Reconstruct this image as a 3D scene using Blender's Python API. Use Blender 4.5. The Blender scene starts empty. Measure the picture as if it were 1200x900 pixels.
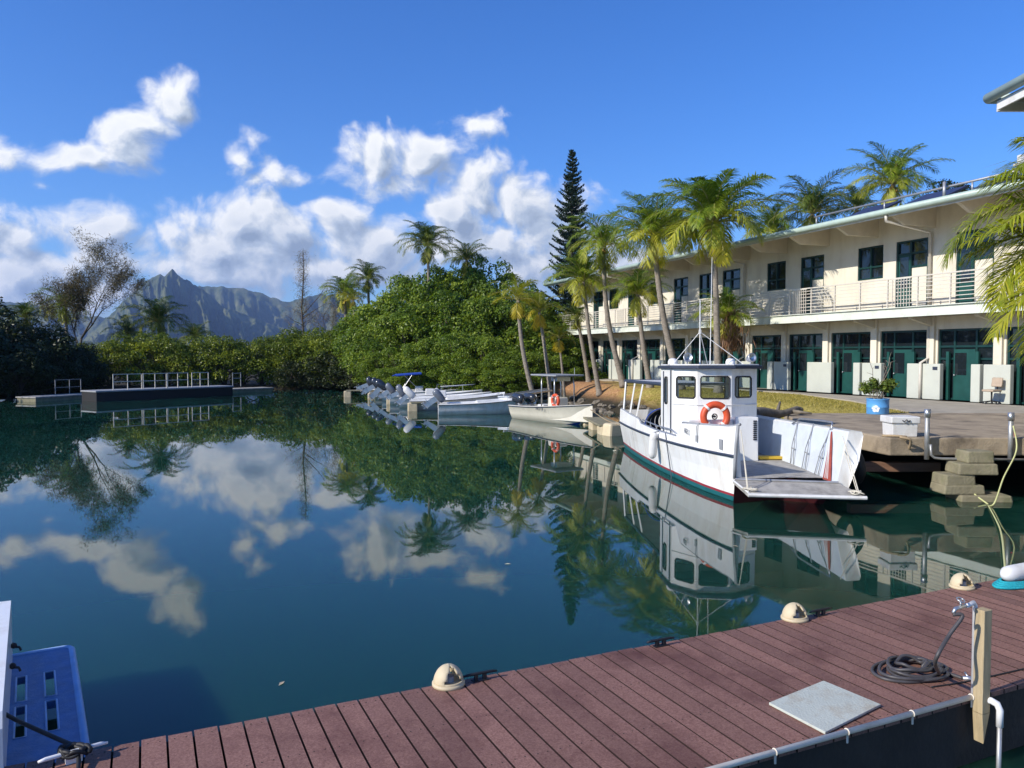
import bpy, math, random
import numpy as np
from mathutils import Vector, Matrix, noise
R = math.radians
random.seed(7)
C = bpy.context.scene
COL = C.collection

# ------------------------------------------------------------------ camera
W_, H_, F_ = 1200.0, 900.0, 920.0
PITCH = math.atan(35 / F_)
EYE = Vector((0, 0, 3.0))
cd = bpy.data.cameras.new('camera'); cam = bpy.data.objects.new('camera', cd); COL.objects.link(cam)
cam.location = EYE; cam.rotation_euler = (R(90) - PITCH, 0, 0)
cd.sensor_width = 36; cd.lens = 36 * F_ / W_; cd.clip_start = 0.05; cd.clip_end = 20000
C.camera = cam
C.render.resolution_x = 1024; C.render.resolution_y = 768

def ray(px, py):
    x = (px - 600) / F_; u = (450 - py) / F_
    c, s = math.cos(PITCH), math.sin(PITCH)
    return Vector((x, c + u * s, -s + u * c))
def G(px, py, z=0.0):                       # ground point seen at a pixel, at height z
    d = ray(px, py); t = (z - EYE.z) / d.z
    return EYE + d * t
def D(px, py, y):                           # point seen at a pixel, at forward distance y
    d = ray(px, py); return EYE + d * (y / d.y)

# ------------------------------------------------------------------ sky and sun
SUN_AZ = math.atan2(-0.88, -0.475); SUN_EL = R(30)
w = bpy.data.worlds.new('World'); C.world = w; w.use_nodes = True
nt = w.node_tree; nt.nodes.clear()
def nd(tree, t, **k):
    n = tree.nodes.new(t)
    for a, b in k.items(): setattr(n, a, b)
    return n
def mth(tree, op, a, b=None, c=None, clamp=False):
    n = nd(tree, 'ShaderNodeMath', operation=op, use_clamp=clamp)
    for i, v in enumerate((a, b, c)):
        if v is None: continue
        if isinstance(v, (int, float)): n.inputs[i].default_value = v
        else: tree.links.new(v, n.inputs[i])
    return n.outputs[0]
def vmt(tree, op, a, b=None, c=None):
    n = nd(tree, 'ShaderNodeVectorMath', operation=op)
    for i, v in enumerate((a, b, c)):
        if v is None: continue
        if isinstance(v, (tuple, list)): n.inputs[i].default_value = v
        else: tree.links.new(v, n.inputs[i])
    return n.outputs[1] if op in ('LENGTH', 'DOT_PRODUCT') else n.outputs[0]

BLOBS = [  # cloud puffs: direction given by the place each one has over the horizon, radii, strength
 (200,118,26,28,1.0),(182,146,24,18,.8),(148,166,34,30,1.0),(105,182,34,24,1.0),(68,184,26,20,.8),(14,174,26,18,.9),(62,214,12,12,.6),
 (284,176,32,30,.62),(345,208,30,17,.62),(306,214,26,14,.5),(296,152,18,14,.5),
 (436,186,48,40,1.05),(500,178,42,30,.95),(560,152,44,20,.66),(455,220,40,22,.8),(590,140,20,12,.55),
 (556,222,46,40,1.0),(524,254,40,32,1.1),(604,236,42,36,.95),(640,262,50,52,.95),(570,290,84,40,1.1),(640,310,60,46,1.05),(520,300,50,28,.95),(470,268,34,20,.6),
 (292,262,60,36,1.25),(245,282,50,38,1.1),(330,284,70,40,1.2),(402,262,42,30,1.05),(430,296,60,34,1.0),(215,244,46,18,.7),(350,318,110,24,1.1),(250,316,70,26,1.0),
 (120,268,58,24,1.0),(40,322,62,30,1.1),(128,308,60,26,.9),(16,276,22,16,.9),(80,346,120,24,.95),(470,326,70,20,.7),(180,262,30,18,.7),
 (-60,290,70,60,1.0),(-180,200,90,50,1.0),(-300,320,150,60,1.1),(760,330,120,40,.8),(1400,300,200,50,.9),(700,290,40,40,.6)]
def azel(px, py):
    d = ray(px, py).normalized(); return math.atan2(d.x, d.y), math.asin(d.z)
cg = bpy.data.node_groups.new('cloud density', 'ShaderNodeTree')
cg.interface.new_socket('Vector', in_out='INPUT', socket_type='NodeSocketVector')
cg.interface.new_socket('Value', in_out='OUTPUT', socket_type='NodeSocketFloat')
gi = nd(cg, 'NodeGroupInput'); go = nd(cg, 'NodeGroupOutput')
wn = nd(cg, 'ShaderNodeTexNoise'); wn.inputs['Scale'].default_value = 9; wn.inputs['Detail'].default_value = 3
cg.links.new(gi.outputs[0], wn.inputs['Vector'])
off = vmt(cg, 'MULTIPLY', vmt(cg, 'SUBTRACT', wn.outputs['Color'], (.5, .5, .5)), (.085, .06, 0))
p = vmt(cg, 'ADD', gi.outputs[0], off)
m = None
for (bx_, by_, rx, ry, s_) in BLOBS:
    a, e = azel(bx_, by_); ax, ex = rx * 1.32 / F_, ry * 1.32 / F_
    v = vmt(cg, 'MULTIPLY_ADD', p, (1 / ax, 1 / ex, 0), (-a / ax, -e / ex, 0))
    l = mth(cg, 'MULTIPLY_ADD', vmt(cg, 'LENGTH', v), -s_, s_)
    m = l if m is None else mth(cg, 'SMOOTH_MAX', m, l, .35)
n1 = nd(cg, 'ShaderNodeTexNoise'); n1.inputs['Scale'].default_value = 15; n1.inputs['Detail'].default_value = 9; n1.inputs['Roughness'].default_value = .6
cg.links.new(p, n1.inputs['Vector'])
dd = mth(cg, 'ADD', m, mth(cg, 'MULTIPLY_ADD', n1.outputs[0], 2.0, -1.15))
n2 = nd(cg, 'ShaderNodeTexVoronoi', feature='SMOOTH_F1'); n2.inputs['Scale'].default_value = 42; n2.inputs['Smoothness'].default_value = .6
cg.links.new(p, n2.inputs['Vector'])
dd = mth(cg, 'ADD', dd, mth(cg, 'MULTIPLY_ADD', n2.outputs['Distance'], -.40, .15))
cg.links.new(dd, go.inputs[0])

tc = nd(nt, 'ShaderNodeTexCoord')
sx = nd(nt, 'ShaderNodeSeparateXYZ'); nt.links.new(tc.outputs['Generated'], sx.inputs[0])
az = mth(nt, 'ARCTAN2', sx.outputs[0], sx.outputs[1]); el = mth(nt, 'ARCSINE', sx.outputs[2])
cv = nd(nt, 'ShaderNodeCombineXYZ'); nt.links.new(az, cv.inputs[0]); nt.links.new(el, cv.inputs[1])
def dens(vec):
    g = nd(nt, 'ShaderNodeGroup', node_tree=cg); nt.links.new(vec, g.inputs[0]); return g.outputs[0]
d0 = dens(cv.outputs[0]); d1 = dens(vmt(nt, 'ADD', cv.outputs[0], (-.014, .015, 0)))
alpha = nd(nt, 'ShaderNodeMapRange', interpolation_type='SMOOTHSTEP'); nt.links.new(d0, alpha.inputs[0])
alpha.inputs[1].default_value = -.05; alpha.inputs[2].default_value = .52
lit = mth(nt, 'MULTIPLY_ADD', mth(nt, 'SUBTRACT', d0, d1), 1.5, .56, clamp=True)
thin = mth(nt, 'MULTIPLY_ADD', d0, -.42, .20)
lit = mth(nt, 'ADD', lit, thin, clamp=True)
lit.node.use_clamp = True
cr = nd(nt, 'ShaderNodeValToRGB'); nt.links.new(lit, cr.inputs[0])
cr.color_ramp.elements[0].position = 0.0; cr.color_ramp.elements[0].color = (.27, .33, .43, 1)
cr.color_ramp.elements[1].position = 1.0; cr.color_ramp.elements[1].color = (.92, .92, .91, 1)
e_ = cr.color_ramp.elements.new(.45); e_.color = (.46, .53, .63, 1)
sky = nd(nt, 'ShaderNodeTexSky', sky_type='NISHITA')
sky.sun_disc = False; sky.sun_elevation = SUN_EL; sky.sun_rotation = SUN_AZ % (2 * math.pi)
sky.air_density = 1.0; sky.dust_density = .2; sky.ozone_density = 2.0; sky.altitude = 0
STR = .13
cc = vmt(nt, 'MULTIPLY', cr.outputs[0], (1 / STR, 1 / STR, 1 / STR))
mx = nd(nt, 'ShaderNodeMix', data_type='RGBA')
nt.links.new(mth(nt, 'MULTIPLY', alpha.outputs[0], mth(nt, 'GREATER_THAN', el, 0.0)), mx.inputs[0])
hsv = nd(nt, 'ShaderNodeHueSaturation'); hsv.inputs['Saturation'].default_value = 1.2; hsv.inputs['Value'].default_value = 1.15; nt.links.new(vmt(nt, 'MULTIPLY', sky.outputs[0], (.98, 1.0, 1.3)), hsv.inputs['Color']); nt.links.new(vmt(nt, 'MULTIPLY', hsv.outputs[0], (.50, .69, .78)), mx.inputs[6]); nt.links.new(cc, mx.inputs[7])
bg = nd(nt, 'ShaderNodeBackground'); bg.inputs[1].default_value = STR
nt.links.new(mx.outputs[2], bg.inputs[0])
wo = nd(nt, 'ShaderNodeOutputWorld'); nt.links.new(bg.outputs[0], wo.inputs[0])
sd = bpy.data.lights.new('sun', 'SUN'); so = bpy.data.objects.new('sun', sd); COL.objects.link(so)
sd.energy = 4.6; sd.angle = R(.53); sd.color = (1, .93, .82)
sv = Vector((math.sin(SUN_AZ) * math.cos(SUN_EL), math.cos(SUN_AZ) * math.cos(SUN_EL), math.sin(SUN_EL)))
so.rotation_euler = sv.to_track_quat('Z', 'Y').to_euler(); so.location = sv * 60
C.view_settings.view_transform = 'Standard'; C.view_settings.look = 'None'
C.view_settings.exposure = 0.32; C.view_settings.gamma = 1; C.view_settings.use_curve_mapping = False

# ------------------------------------------------------------------ materials
MATS = {}
def base(name):
    m = bpy.data.materials.new(name); m.use_nodes = True
    return m, m.node_tree, m.node_tree.nodes['Principled BSDF']
def mat(name, col, rough=.6, var=.12, scale=6.0, bump=.0, bscale=40.0, metal=0.0, dirt=None, dirt_amt=.35, dscale=1.6, spec=.5, stretch=(1,1,1), coat=0):
    """painted/plain surface: broad tone variation, optional stains, optional fine bump"""
    if name in MATS: return MATS[name]
    m, t, b = base(name)
    co = nd(t, 'ShaderNodeTexCoord'); mp = nd(t, 'ShaderNodeMapping'); t.links.new(co.outputs['Object'], mp.inputs[0]); mp.inputs[3].default_value = stretch
    n = nd(t, 'ShaderNodeTexNoise'); n.inputs['Scale'].default_value = scale; n.inputs['Detail'].default_value = 6; t.links.new(mp.outputs[0], n.inputs['Vector'])
    r = nd(t, 'ShaderNodeValToRGB'); t.links.new(n.outputs[0], r.inputs[0])
    r.color_ramp.elements[0].position = .3; r.color_ramp.elements[1].position = .72
    r.color_ramp.elements[0].color = (*[c * (1 - var) for c in col], 1); r.color_ramp.elements[1].color = (*[min(1, c * (1 + var)) for c in col], 1)
    out = r.outputs[0]
    if dirt:
        n3 = nd(t, 'ShaderNodeTexNoise'); n3.inputs['Scale'].default_value = dscale; n3.inputs['Detail'].default_value = 9; n3.inputs['Roughness'].default_value = .68
        t.links.new(mp.outputs[0], n3.inputs['Vector'])
        r3 = nd(t, 'ShaderNodeMapRange'); r3.inputs[1].default_value = .48; r3.inputs[2].default_value = .72; r3.inputs[4].default_value = dirt_amt
        t.links.new(n3.outputs[0], r3.inputs[0])
        x = nd(t, 'ShaderNodeMix', data_type='RGBA'); t.links.new(r3.outputs[0], x.inputs[0]); t.links.new(out, x.inputs[6]); x.inputs[7].default_value = (*dirt, 1)
        out = x.outputs[2]
    t.links.new(out, b.inputs['Base Color'])
    rr = nd(t, 'ShaderNodeMapRange'); rr.inputs[3].default_value = max(0, rough - .08); rr.inputs[4].default_value = min(1, rough + .08); t.links.new(n.outputs[0], rr.inputs[0])
    t.links.new(rr.outputs[0], b.inputs['Roughness'])
    b.inputs['Metallic'].default_value = metal; b.inputs['Specular IOR Level'].default_value = spec; b.inputs['Coat Weight'].default_value = coat
    if bump:
        n4 = nd(t, 'ShaderNodeTexNoise'); n4.inputs['Scale'].default_value = bscale; n4.inputs['Detail'].default_value = 4; t.links.new(mp.outputs[0], n4.inputs['Vector'])
        bp = nd(t, 'ShaderNodeBump'); bp.inputs['Strength'].default_value = bump; bp.inputs['Distance'].default_value = .02
        t.links.new(n4.outputs[0], bp.inputs['Height']); t.links.new(bp.outputs[0], b.inputs['Normal'])
    MATS[name] = m; return m
def leafmat(name, c0, c1, c2, trans=.35):
    """leaf surface: tone per leaf from the mesh's own random value; some light passes through"""
    if name in MATS: return MATS[name]
    m, t, b = base(name)
    at = nd(t, 'ShaderNodeAttribute', attribute_name='tone')
    r = nd(t, 'ShaderNodeValToRGB'); t.links.new(at.outputs['Fac'], r.inputs[0])
    r.color_ramp.elements[0].color = (*c0, 1); r.color_ramp.elements[1].color = (*c2, 1); e = r.color_ramp.elements.new(.55); e.color = (*c1, 1)
    t.links.new(r.outputs[0], b.inputs['Base Color']); b.inputs['Roughness'].default_value = .45; b.inputs['Specular IOR Level'].default_value = .35
    tr = nd(t, 'ShaderNodeBsdfTranslucent')
    mu = vmt(t, 'MULTIPLY', r.outputs[0], (1.5, 1.45, .6)); t.links.new(mu, tr.inputs[0])
    x = nd(t, 'ShaderNodeMixShader'); x.inputs[0].default_value = trans
    t.links.new(b.outputs[0], x.inputs[1]); t.links.new(tr.outputs[0], x.inputs[2])
    t.links.new(x.outputs[0], t.nodes['Material Output'].inputs[0])
    MATS[name] = m; return m
def glassmat(name, tint=(.02, .03, .035), see=.0, rough=.03):
    if name in MATS: return MATS[name]
    m, t, b = base(name)
    b.inputs['Base Color'].default_value = (*tint, 1); b.inputs['Roughness'].default_value = rough; b.inputs['Specular IOR Level'].default_value = .8
    if see:
        tr = nd(t, 'ShaderNodeBsdfTransparent'); tr.inputs[0].default_value = (.82, .88, .88, 1)
        x = nd(t, 'ShaderNodeMixShader'); x.inputs[0].default_value = see
        t.links.new(b.outputs[0], x.inputs[1]); t.links.new(tr.outputs[0], x.inputs[2]); t.links.new(x.outputs[0], t.nodes['Material Output'].inputs[0])
    MATS[name] = m; return m

CREAM = mat('cream stucco', (.71, .66, .54), .85, .06, 1.2, .25, 60, dirt=(.42, .36, .27), dirt_amt=.5, dscale=1.1, stretch=(1, 1, .3))
SLABG = mat('pale green painted concrete', (.66, .70, .61), .7, .06, 2, .1, 50, dirt=(.30, .31, .26), dirt_amt=.4)
PANEL = mat('grey green smooth panel', (.51, .53, .46), .7, .04, 2, dirt=(.38, .38, .33), dirt_amt=.3)
GUTTER = mat('green grey gutter metal', (.40, .50, .43), .42, .08, 3, metal=.0)
ROOF = mat('dark standing seam roof', (.16, .19, .18), .5, .1, 2)
SOFFIT = mat('cream painted timber', (.68, .62, .50), .75, .07, 3)
RAIL = mat('greyed cream railing paint', (.60, .56, .48), .5, .08, 6)
GREEN = mat('dark green window paint', (.005, .036, .033), .4, .15, 6)
GREEND = mat('teal green door paint', (.010, .066, .055), .4, .15, 3)
GLASS = glassmat('dark window glass', (.012, .018, .022))
CLEAR = glassmat('clear cabin glass', (.03, .04, .04), .82)
WHITE = mat('white gelcoat', (.84, .84, .81), .3, .04, 3, dirt=(.46, .35, .22), dirt_amt=.42, dscale=3.4, coat=.2, stretch=(1, 1, .22))
WHITE2 = mat('weathered white paint', (.70, .70, .68), .5, .06, 4, dirt=(.38, .32, .24), dirt_amt=.5, dscale=3)
OFFW = mat('ivory gelcoat', (.70, .66, .54), .3, .04, 3, dirt=(.45, .40, .3), dirt_amt=.3, coat=.3)
PALEB = mat('pale blue inside face', (.60, .66, .72), .5, .05, 3, dirt=(.35, .30, .25), dirt_amt=.3)  # pale blue white tone of the craft's inner right side
NAVY = mat('dark slate trim', (.035, .045, .07), .45, .15, 5)
BLACKR = mat('black rubber', (.012, .012, .014), .6, .3, 10)
RED = mat('red boot stripe', (.33, .03, .045), .5, .15, 4)
TEAL = mat('teal bottom paint', (.012, .12, .13), .5, .12, 4)
ORANGE = mat('orange life ring vinyl', (.62, .085, .025), .5, .12, 8)
ALU = mat('aluminium', (.55, .56, .57), .38, .08, 8, metal=.85)
GALV = mat('galvanised pipe', (.42, .43, .43), .45, .15, 12, metal=.6, dirt=(.2, .12, .06), dirt_amt=.4, dscale=6)
COWL = mat('grey outboard cowl', (.13, .145, .17), .3, .08, 5, coat=.4)
COWLD = mat('charcoal outboard cowl', (.03, .035, .045), .25, .1, 5, coat=.5)
DECKW = mat('weathered grey deck paint', (.38, .36, .32), .8, .22, 5, .4, 30, dirt=(.10, .09, .08), dirt_amt=.65, dscale=3)
CONC = mat('weathered concrete', (.36, .29, .20), .9, .18, 2.5, .5, 30, dirt=(.07, .055, .04), dirt_amt=.9, dscale=.9)
CONCL = mat('walkway concrete', (.40, .36, .29), .9, .12, 2, .3, 40, dirt=(.2, .17, .13), dirt_amt=.5, dscale=1.1)
STONE = mat('mossy pale stone', (.24, .215, .14), .9, .2, 4, .6, 20, dirt=(.13, .15, .06), dirt_amt=.6, dscale=3)
ROCK = mat('bank rock', (.17, .145, .11), .9, .3, 5, .7, 16, dirt=(.32, .28, .2), dirt_amt=.5, dscale=3)
BARK = mat('palm bark', (.27, .23, .18), .9, .32, 9, .6, 30, stretch=(1, 1, 3), dirt=(.10, .08, .06), dirt_amt=.5)
BARKD = mat('dark branch bark', (.10, .08, .06), .9, .3, 9, .5, 30)
WOODP = mat('post timber', (.42, .33, .19), .75, .2, 6, .4, 30, stretch=(6, 6, .6), dirt=(.2, .13, .06), dirt_amt=.5)
BEIGE = mat('beige float plastic', (.60, .50, .32), .6, .1, 5, dirt=(.3, .22, .12), dirt_amt=.5)
PVC = mat('aged cream pvc', (.80, .73, .60), .65, .06, 6, dirt=(.35, .27, .18), dirt_amt=.4, dscale=5)
PVCW = mat('white pvc', (.78, .78, .77), .35, .04, 6)
HOSE = mat('dark grey rubber hose', (.06, .055, .055), .5, .2, 14)
TEALR = mat('turquoise rope', (.01, .36, .42), .7, .2, 60, .6, 120)
YROPE = mat('pale yellow green rope', (.55, .56, .26), .7, .15, 60)
WROPE = mat('off white rope', (.58, .54, .44), .8, .15, 60)
TANR = mat('tan old rope', (.36, .27, .16), .85, .2, 60)
BLUEPL = mat('blue swim platform paint', (.06, .16, .36), .5, .18, 8, .3, 90, dirt=(.20, .30, .45), dirt_amt=.5, dscale=14)
PLATE = mat('aqua edge paint', (.32, .48, .72), .5, .1, 8)
BLUEC = mat('royal blue canvas', (.01, .06, .38), .75, .12, 8)
POTB = mat('sky blue drum paint', (.10, .34, .68), .4, .08, 5, dirt=(.2, .35, .6), dirt_amt=.3)
YELL = mat('yellow painted sill', (.62, .40, .03), .5, .1, 6)
DARKW = mat('shade darkened timber', (.035, .028, .022), .85, .3, 4, .4, 20, dirt=(.012, .01, .01), dirt_amt=.6)  # dark brown timber, with the shade below the dock put into its colour
TIMB = mat('brown pier beam', (.24, .13, .08), .85, .2, 3, .4, 20, stretch=(.5, 4, 4))
GRAYP = mat('grey plastic', (.30, .31, .32), .5, .1, 5)
TAUPE = mat('taupe seat vinyl', (.42, .33, .24), .6, .1, 5)
SOLAR = mat('solar absorber', (.035, .02, .018), .3, .2, 5)

BOARD = mat('weathered pale green board', (.50, .53, .46), .7, .08, 3, .3, 60, dirt=(.30, .20, .10), dirt_amt=.55, dscale=5)
# reddish-brown composite decking: fine speckle plus patches of darker wet colour
def deckmat():
    m, t, b = base('red brown decking')
    co = nd(t, 'ShaderNodeTexCoord')
    n = nd(t, 'ShaderNodeTexNoise'); n.inputs['Scale'].default_value = 75; n.inputs['Detail'].default_value = 8; n.inputs['Roughness'].default_value = .8; t.links.new(co.outputs['Object'], n.inputs['Vector'])
    r = nd(t, 'ShaderNodeValToRGB'); t.links.new(n.outputs[0], r.inputs[0])
    r.color_ramp.elements[0].position = .34; r.color_ramp.elements[1].position = .68
    r.color_ramp.elements[0].color = (.11, .038, .028, 1); r.color_ramp.elements[1].color = (.35, .195, .145, 1)
    n2 = nd(t, 'ShaderNodeTexNoise'); n2.inputs['Scale'].default_value = 1.4; n2.inputs['Detail'].default_value = 8; n2.inputs['Roughness'].default_value = .66; t.links.new(co.outputs['Object'], n2.inputs['Vector'])
    mr = nd(t, 'ShaderNodeMapRange'); mr.inputs[1].default_value = .5; mr.inputs[2].default_value = .72; mr.inputs[4].default_value = .8; t.links.new(n2.outputs[0], mr.inputs[0])
    at = nd(t, 'ShaderNodeAttribute', attribute_name='tone')
    hs = nd(t, 'ShaderNodeHueSaturation'); t.links.new(r.outputs[0], hs.inputs['Color']); t.links.new(mth(t, 'MULTIPLY_ADD', at.outputs['Fac'], .34, .83), hs.inputs['Value'])
    x = nd(t, 'ShaderNodeMix', data_type='RGBA'); t.links.new(mr.outputs[0], x.inputs[0]); t.links.new(hs.outputs[0], x.inputs[6]); x.inputs[7].default_value = (.075, .022, .016, 1)
    t.links.new(x.outputs[2], b.inputs['Base Color']); b.inputs['Roughness'].default_value = .72
    bp = nd(t, 'ShaderNodeBump'); bp.inputs['Strength'].default_value = .35; bp.inputs['Distance'].default_value = .004
    t.links.new(n.outputs[0], bp.inputs['Height']); t.links.new(bp.outputs[0], b.inputs['Normal'])
    return m
DECK = deckmat()
def watermat():
    m, t, b = base('lagoon water')
    b.inputs['Roughness'].default_value = .015; b.inputs['IOR'].default_value = 1.333; b.inputs['Specular IOR Level'].default_value = .5
    co = nd(t, 'ShaderNodeTexCoord')
    n0 = nd(t, 'ShaderNodeTexNoise'); n0.inputs['Scale'].default_value = .12; n0.inputs['Detail'].default_value = 3; t.links.new(co.outputs['Object'], n0.inputs['Vector'])
    r = nd(t, 'ShaderNodeValToRGB'); t.links.new(n0.outputs[0], r.inputs[0])
    r.color_ramp.elements[0].color = (.006, .037, .025, 1); r.color_ramp.elements[1].color = (.009, .050, .034, 1)
    t.links.new(r.outputs[0], b.inputs['Base Color']); b.inputs['Subsurface Weight'].default_value = 1.0; b.inputs['Subsurface Radius'].default_value = (.5, 1.3, 1.4); b.inputs['Subsurface Scale'].default_value = 2.5
    mp = nd(t, 'ShaderNodeMapping'); mp.inputs[3].default_value = (1, .55, 1); t.links.new(co.outputs['Object'], mp.inputs[0])
    n = nd(t, 'ShaderNodeTexNoise'); n.inputs['Scale'].default_value = 1.6; n.inputs['Detail'].default_value = 3; t.links.new(mp.outputs[0], n.inputs['Vector'])
    n2 = nd(t, 'ShaderNodeTexNoise'); n2.inputs['Scale'].default_value = .15; n2.inputs['Detail'].default_value = 2; t.links.new(mp.outputs[0], n2.inputs['Vector'])
    st = mth(t, 'MULTIPLY_ADD', n2.outputs[0], .05, .0)
    bp = nd(t, 'ShaderNodeBump'); bp.inputs['Distance'].default_value = .02
    t.links.new(st, bp.inputs['Strength']); t.links.new(n.outputs[0], bp.inputs['Height']); t.links.new(bp.outputs[0], b.inputs['Normal'])
    return m
WATER = watermat()
def groundmat():
    """dirt bank with dry grass: red soil, tan litter, green grass where the lawn is, dark wet mud low down"""
    m, t, b = base('earth and grass')
    ge = nd(t, 'ShaderNodeNewGeometry'); s = nd(t, 'ShaderNodeSeparateXYZ'); t.links.new(ge.outputs['Position'], s.inputs[0])
    n = nd(t, 'ShaderNodeTexNoise'); n.inputs['Scale'].default_value = 1.1; n.inputs['Detail'].default_value = 10; n.inputs['Roughness'].default_value = .7; t.links.new(ge.outputs['Position'], n.inputs['Vector'])
    n2 = nd(t, 'ShaderNodeTexNoise'); n2.inputs['Scale'].default_value = 9; n2.inputs['Detail'].default_value = 6; t.links.new(ge.outputs['Position'], n2.inputs['Vector'])
    soil = nd(t, 'ShaderNodeValToRGB'); t.links.new(n2.outputs[0], soil.inputs[0])
    soil.color_ramp.elements[0].position = .3; soil.color_ramp.elements[0].color = (.26, .125, .055, 1); soil.color_ramp.elements[1].position = .7; soil.color_ramp.elements[1].color = (.52, .30, .15, 1)
    gr = nd(t, 'ShaderNodeValToRGB'); t.links.new(n2.outputs[0], gr.inputs[0])
    gr.color_ramp.elements[0].position = .3; gr.color_ramp.elements[0].color = (.20, .17, .03, 1); gr.color_ramp.elements[1].position = .7; gr.color_ramp.elements[1].color = (.52, .42, .12, 1)
    # grass grows from the palms towards the blue planter (x), thin to the left
    gx = mth(t, 'MULTIPLY_ADD', s.outputs[0], .16, -1.0)
    gm = nd(t, 'ShaderNodeMapRange', interpolation_type='SMOOTHSTEP'); gm.inputs[1].default_value = .30; gm.inputs[2].default_value = .75
    t.links.new(mth(t, 'ADD', gx, n.outputs[0]), gm.inputs[0])
    x = nd(t, 'ShaderNodeMix', data_type='RGBA'); t.links.new(gm.outputs[0], x.inputs[0]); t.links.new(soil.outputs[0], x.inputs[6]); t.links.new(gr.outputs[0], x.inputs[7])
    far = nd(t, 'ShaderNodeMapRange'); far.inputs[1].default_value = 62; far.inputs[2].default_value = 75; t.links.new(s.outputs[1], far.inputs[0])
    x3 = nd(t, 'ShaderNodeMix', data_type='RGBA'); t.links.new(far.outputs[0], x3.inputs[0]); t.links.new(x.outputs[2], x3.inputs[6]); x3.inputs[7].default_value = (.06, .09, .03, 1)
    low = nd(t, 'ShaderNodeMapRange'); low.inputs[1].default_value = .35; low.inputs[2].default_value = .75; t.links.new(s.outputs[2], low.inputs[0])
    x2 = nd(t, 'ShaderNodeMix', data_type='RGBA'); t.links.new(low.outputs[0], x2.inputs[0]); x2.inputs[6].default_value = (.045, .038, .025, 1); t.links.new(x3.outputs[2], x2.inputs[7])
    t.links.new(x2.outputs[2], b.inputs['Base Color']); b.inputs['Roughness'].default_value = .95; b.inputs['Specular IOR Level'].default_value = .15
    bp = nd(t, 'ShaderNodeBump'); bp.inputs['Strength'].default_value = .8; bp.inputs['Distance'].default_value = .08
    t.links.new(n2.outputs[0], bp.inputs['Height']); t.links.new(bp.outputs[0], b.inputs['Normal'])
    return m
GROUND = groundmat()
def mountmat():
    m, t, b = base('forested cliffs')
    ge = nd(t, 'ShaderNodeNewGeometry')
    mp = nd(t, 'ShaderNodeMapping'); mp.inputs[3].default_value = (.012, .012, .008); t.links.new(ge.outputs['Position'], mp.inputs[0])
    n = nd(t, 'ShaderNodeTexNoise'); n.inputs['Scale'].default_value = 1; n.inputs['Detail'].default_value = 10; n.inputs['Roughness'].default_value = .65; t.links.new(mp.outputs[0], n.inputs['Vector'])
    r = nd(t, 'ShaderNodeValToRGB'); t.links.new(n.outputs[0], r.inputs[0])
    r.color_ramp.elements[0].position = .36; r.color_ramp.elements[0].color = (.030, .052, .022, 1); r.color_ramp.elements[1].position = .68; r.color_ramp.elements[1].color = (.17, .17, .085, 1)
    t.links.new(r.outputs[0], b.inputs['Base Color']); b.inputs['Roughness'].default_value = 1; b.inputs['Specular IOR Level'].default_value = .0
    bp = nd(t, 'ShaderNodeBump'); bp.inputs['Strength'].default_value = 1; bp.inputs['Distance'].default_value = 16
    t.links.new(n.outputs[0], bp.inputs['Height']); t.links.new(bp.outputs[0], b.inputs['Normal'])
    return m
MOUNT = mountmat()
MANG = leafmat('mangrove leaf', (.03, .07, .006), (.14, .215, .016), (.38, .44, .05), .32)
HEDGE = leafmat('hau leaf', (.045, .08, .008), (.17, .22, .018), (.42, .44, .04), .32)
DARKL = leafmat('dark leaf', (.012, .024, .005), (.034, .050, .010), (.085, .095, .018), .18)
PALML = leafmat('coconut leaflet', (.05, .11, .010), (.19, .27, .022), (.56, .52, .07), .40)
PALMY = leafmat('yellowing coconut leaflet', (.14, .18, .012), (.40, .38, .035), (.72, .52, .06), .42)
PALMD = leafmat('deep green coconut leaflet', (.03, .065, .012), (.10, .15, .022), (.32, .32, .05), .35)
BROWNL = leafmat('dead frond', (.14, .075, .04), (.24, .13, .07), (.36, .22, .12), .2)
NEEDLE = leafmat('pine needle', (.008, .022, .014), (.018, .040, .020), (.045, .070, .030), .1)
WISP = leafmat('ironwood needle', (.040, .036, .020), (.095, .080, .040), (.21, .165, .08), .25)
DRYW = leafmat('dry twig', (.11, .085, .05), (.20, .16, .10), (.30, .25, .16), .2)
POTL = leafmat('planter leaf', (.045, .09, .015), (.14, .20, .03), (.42, .46, .10), .35)

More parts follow.
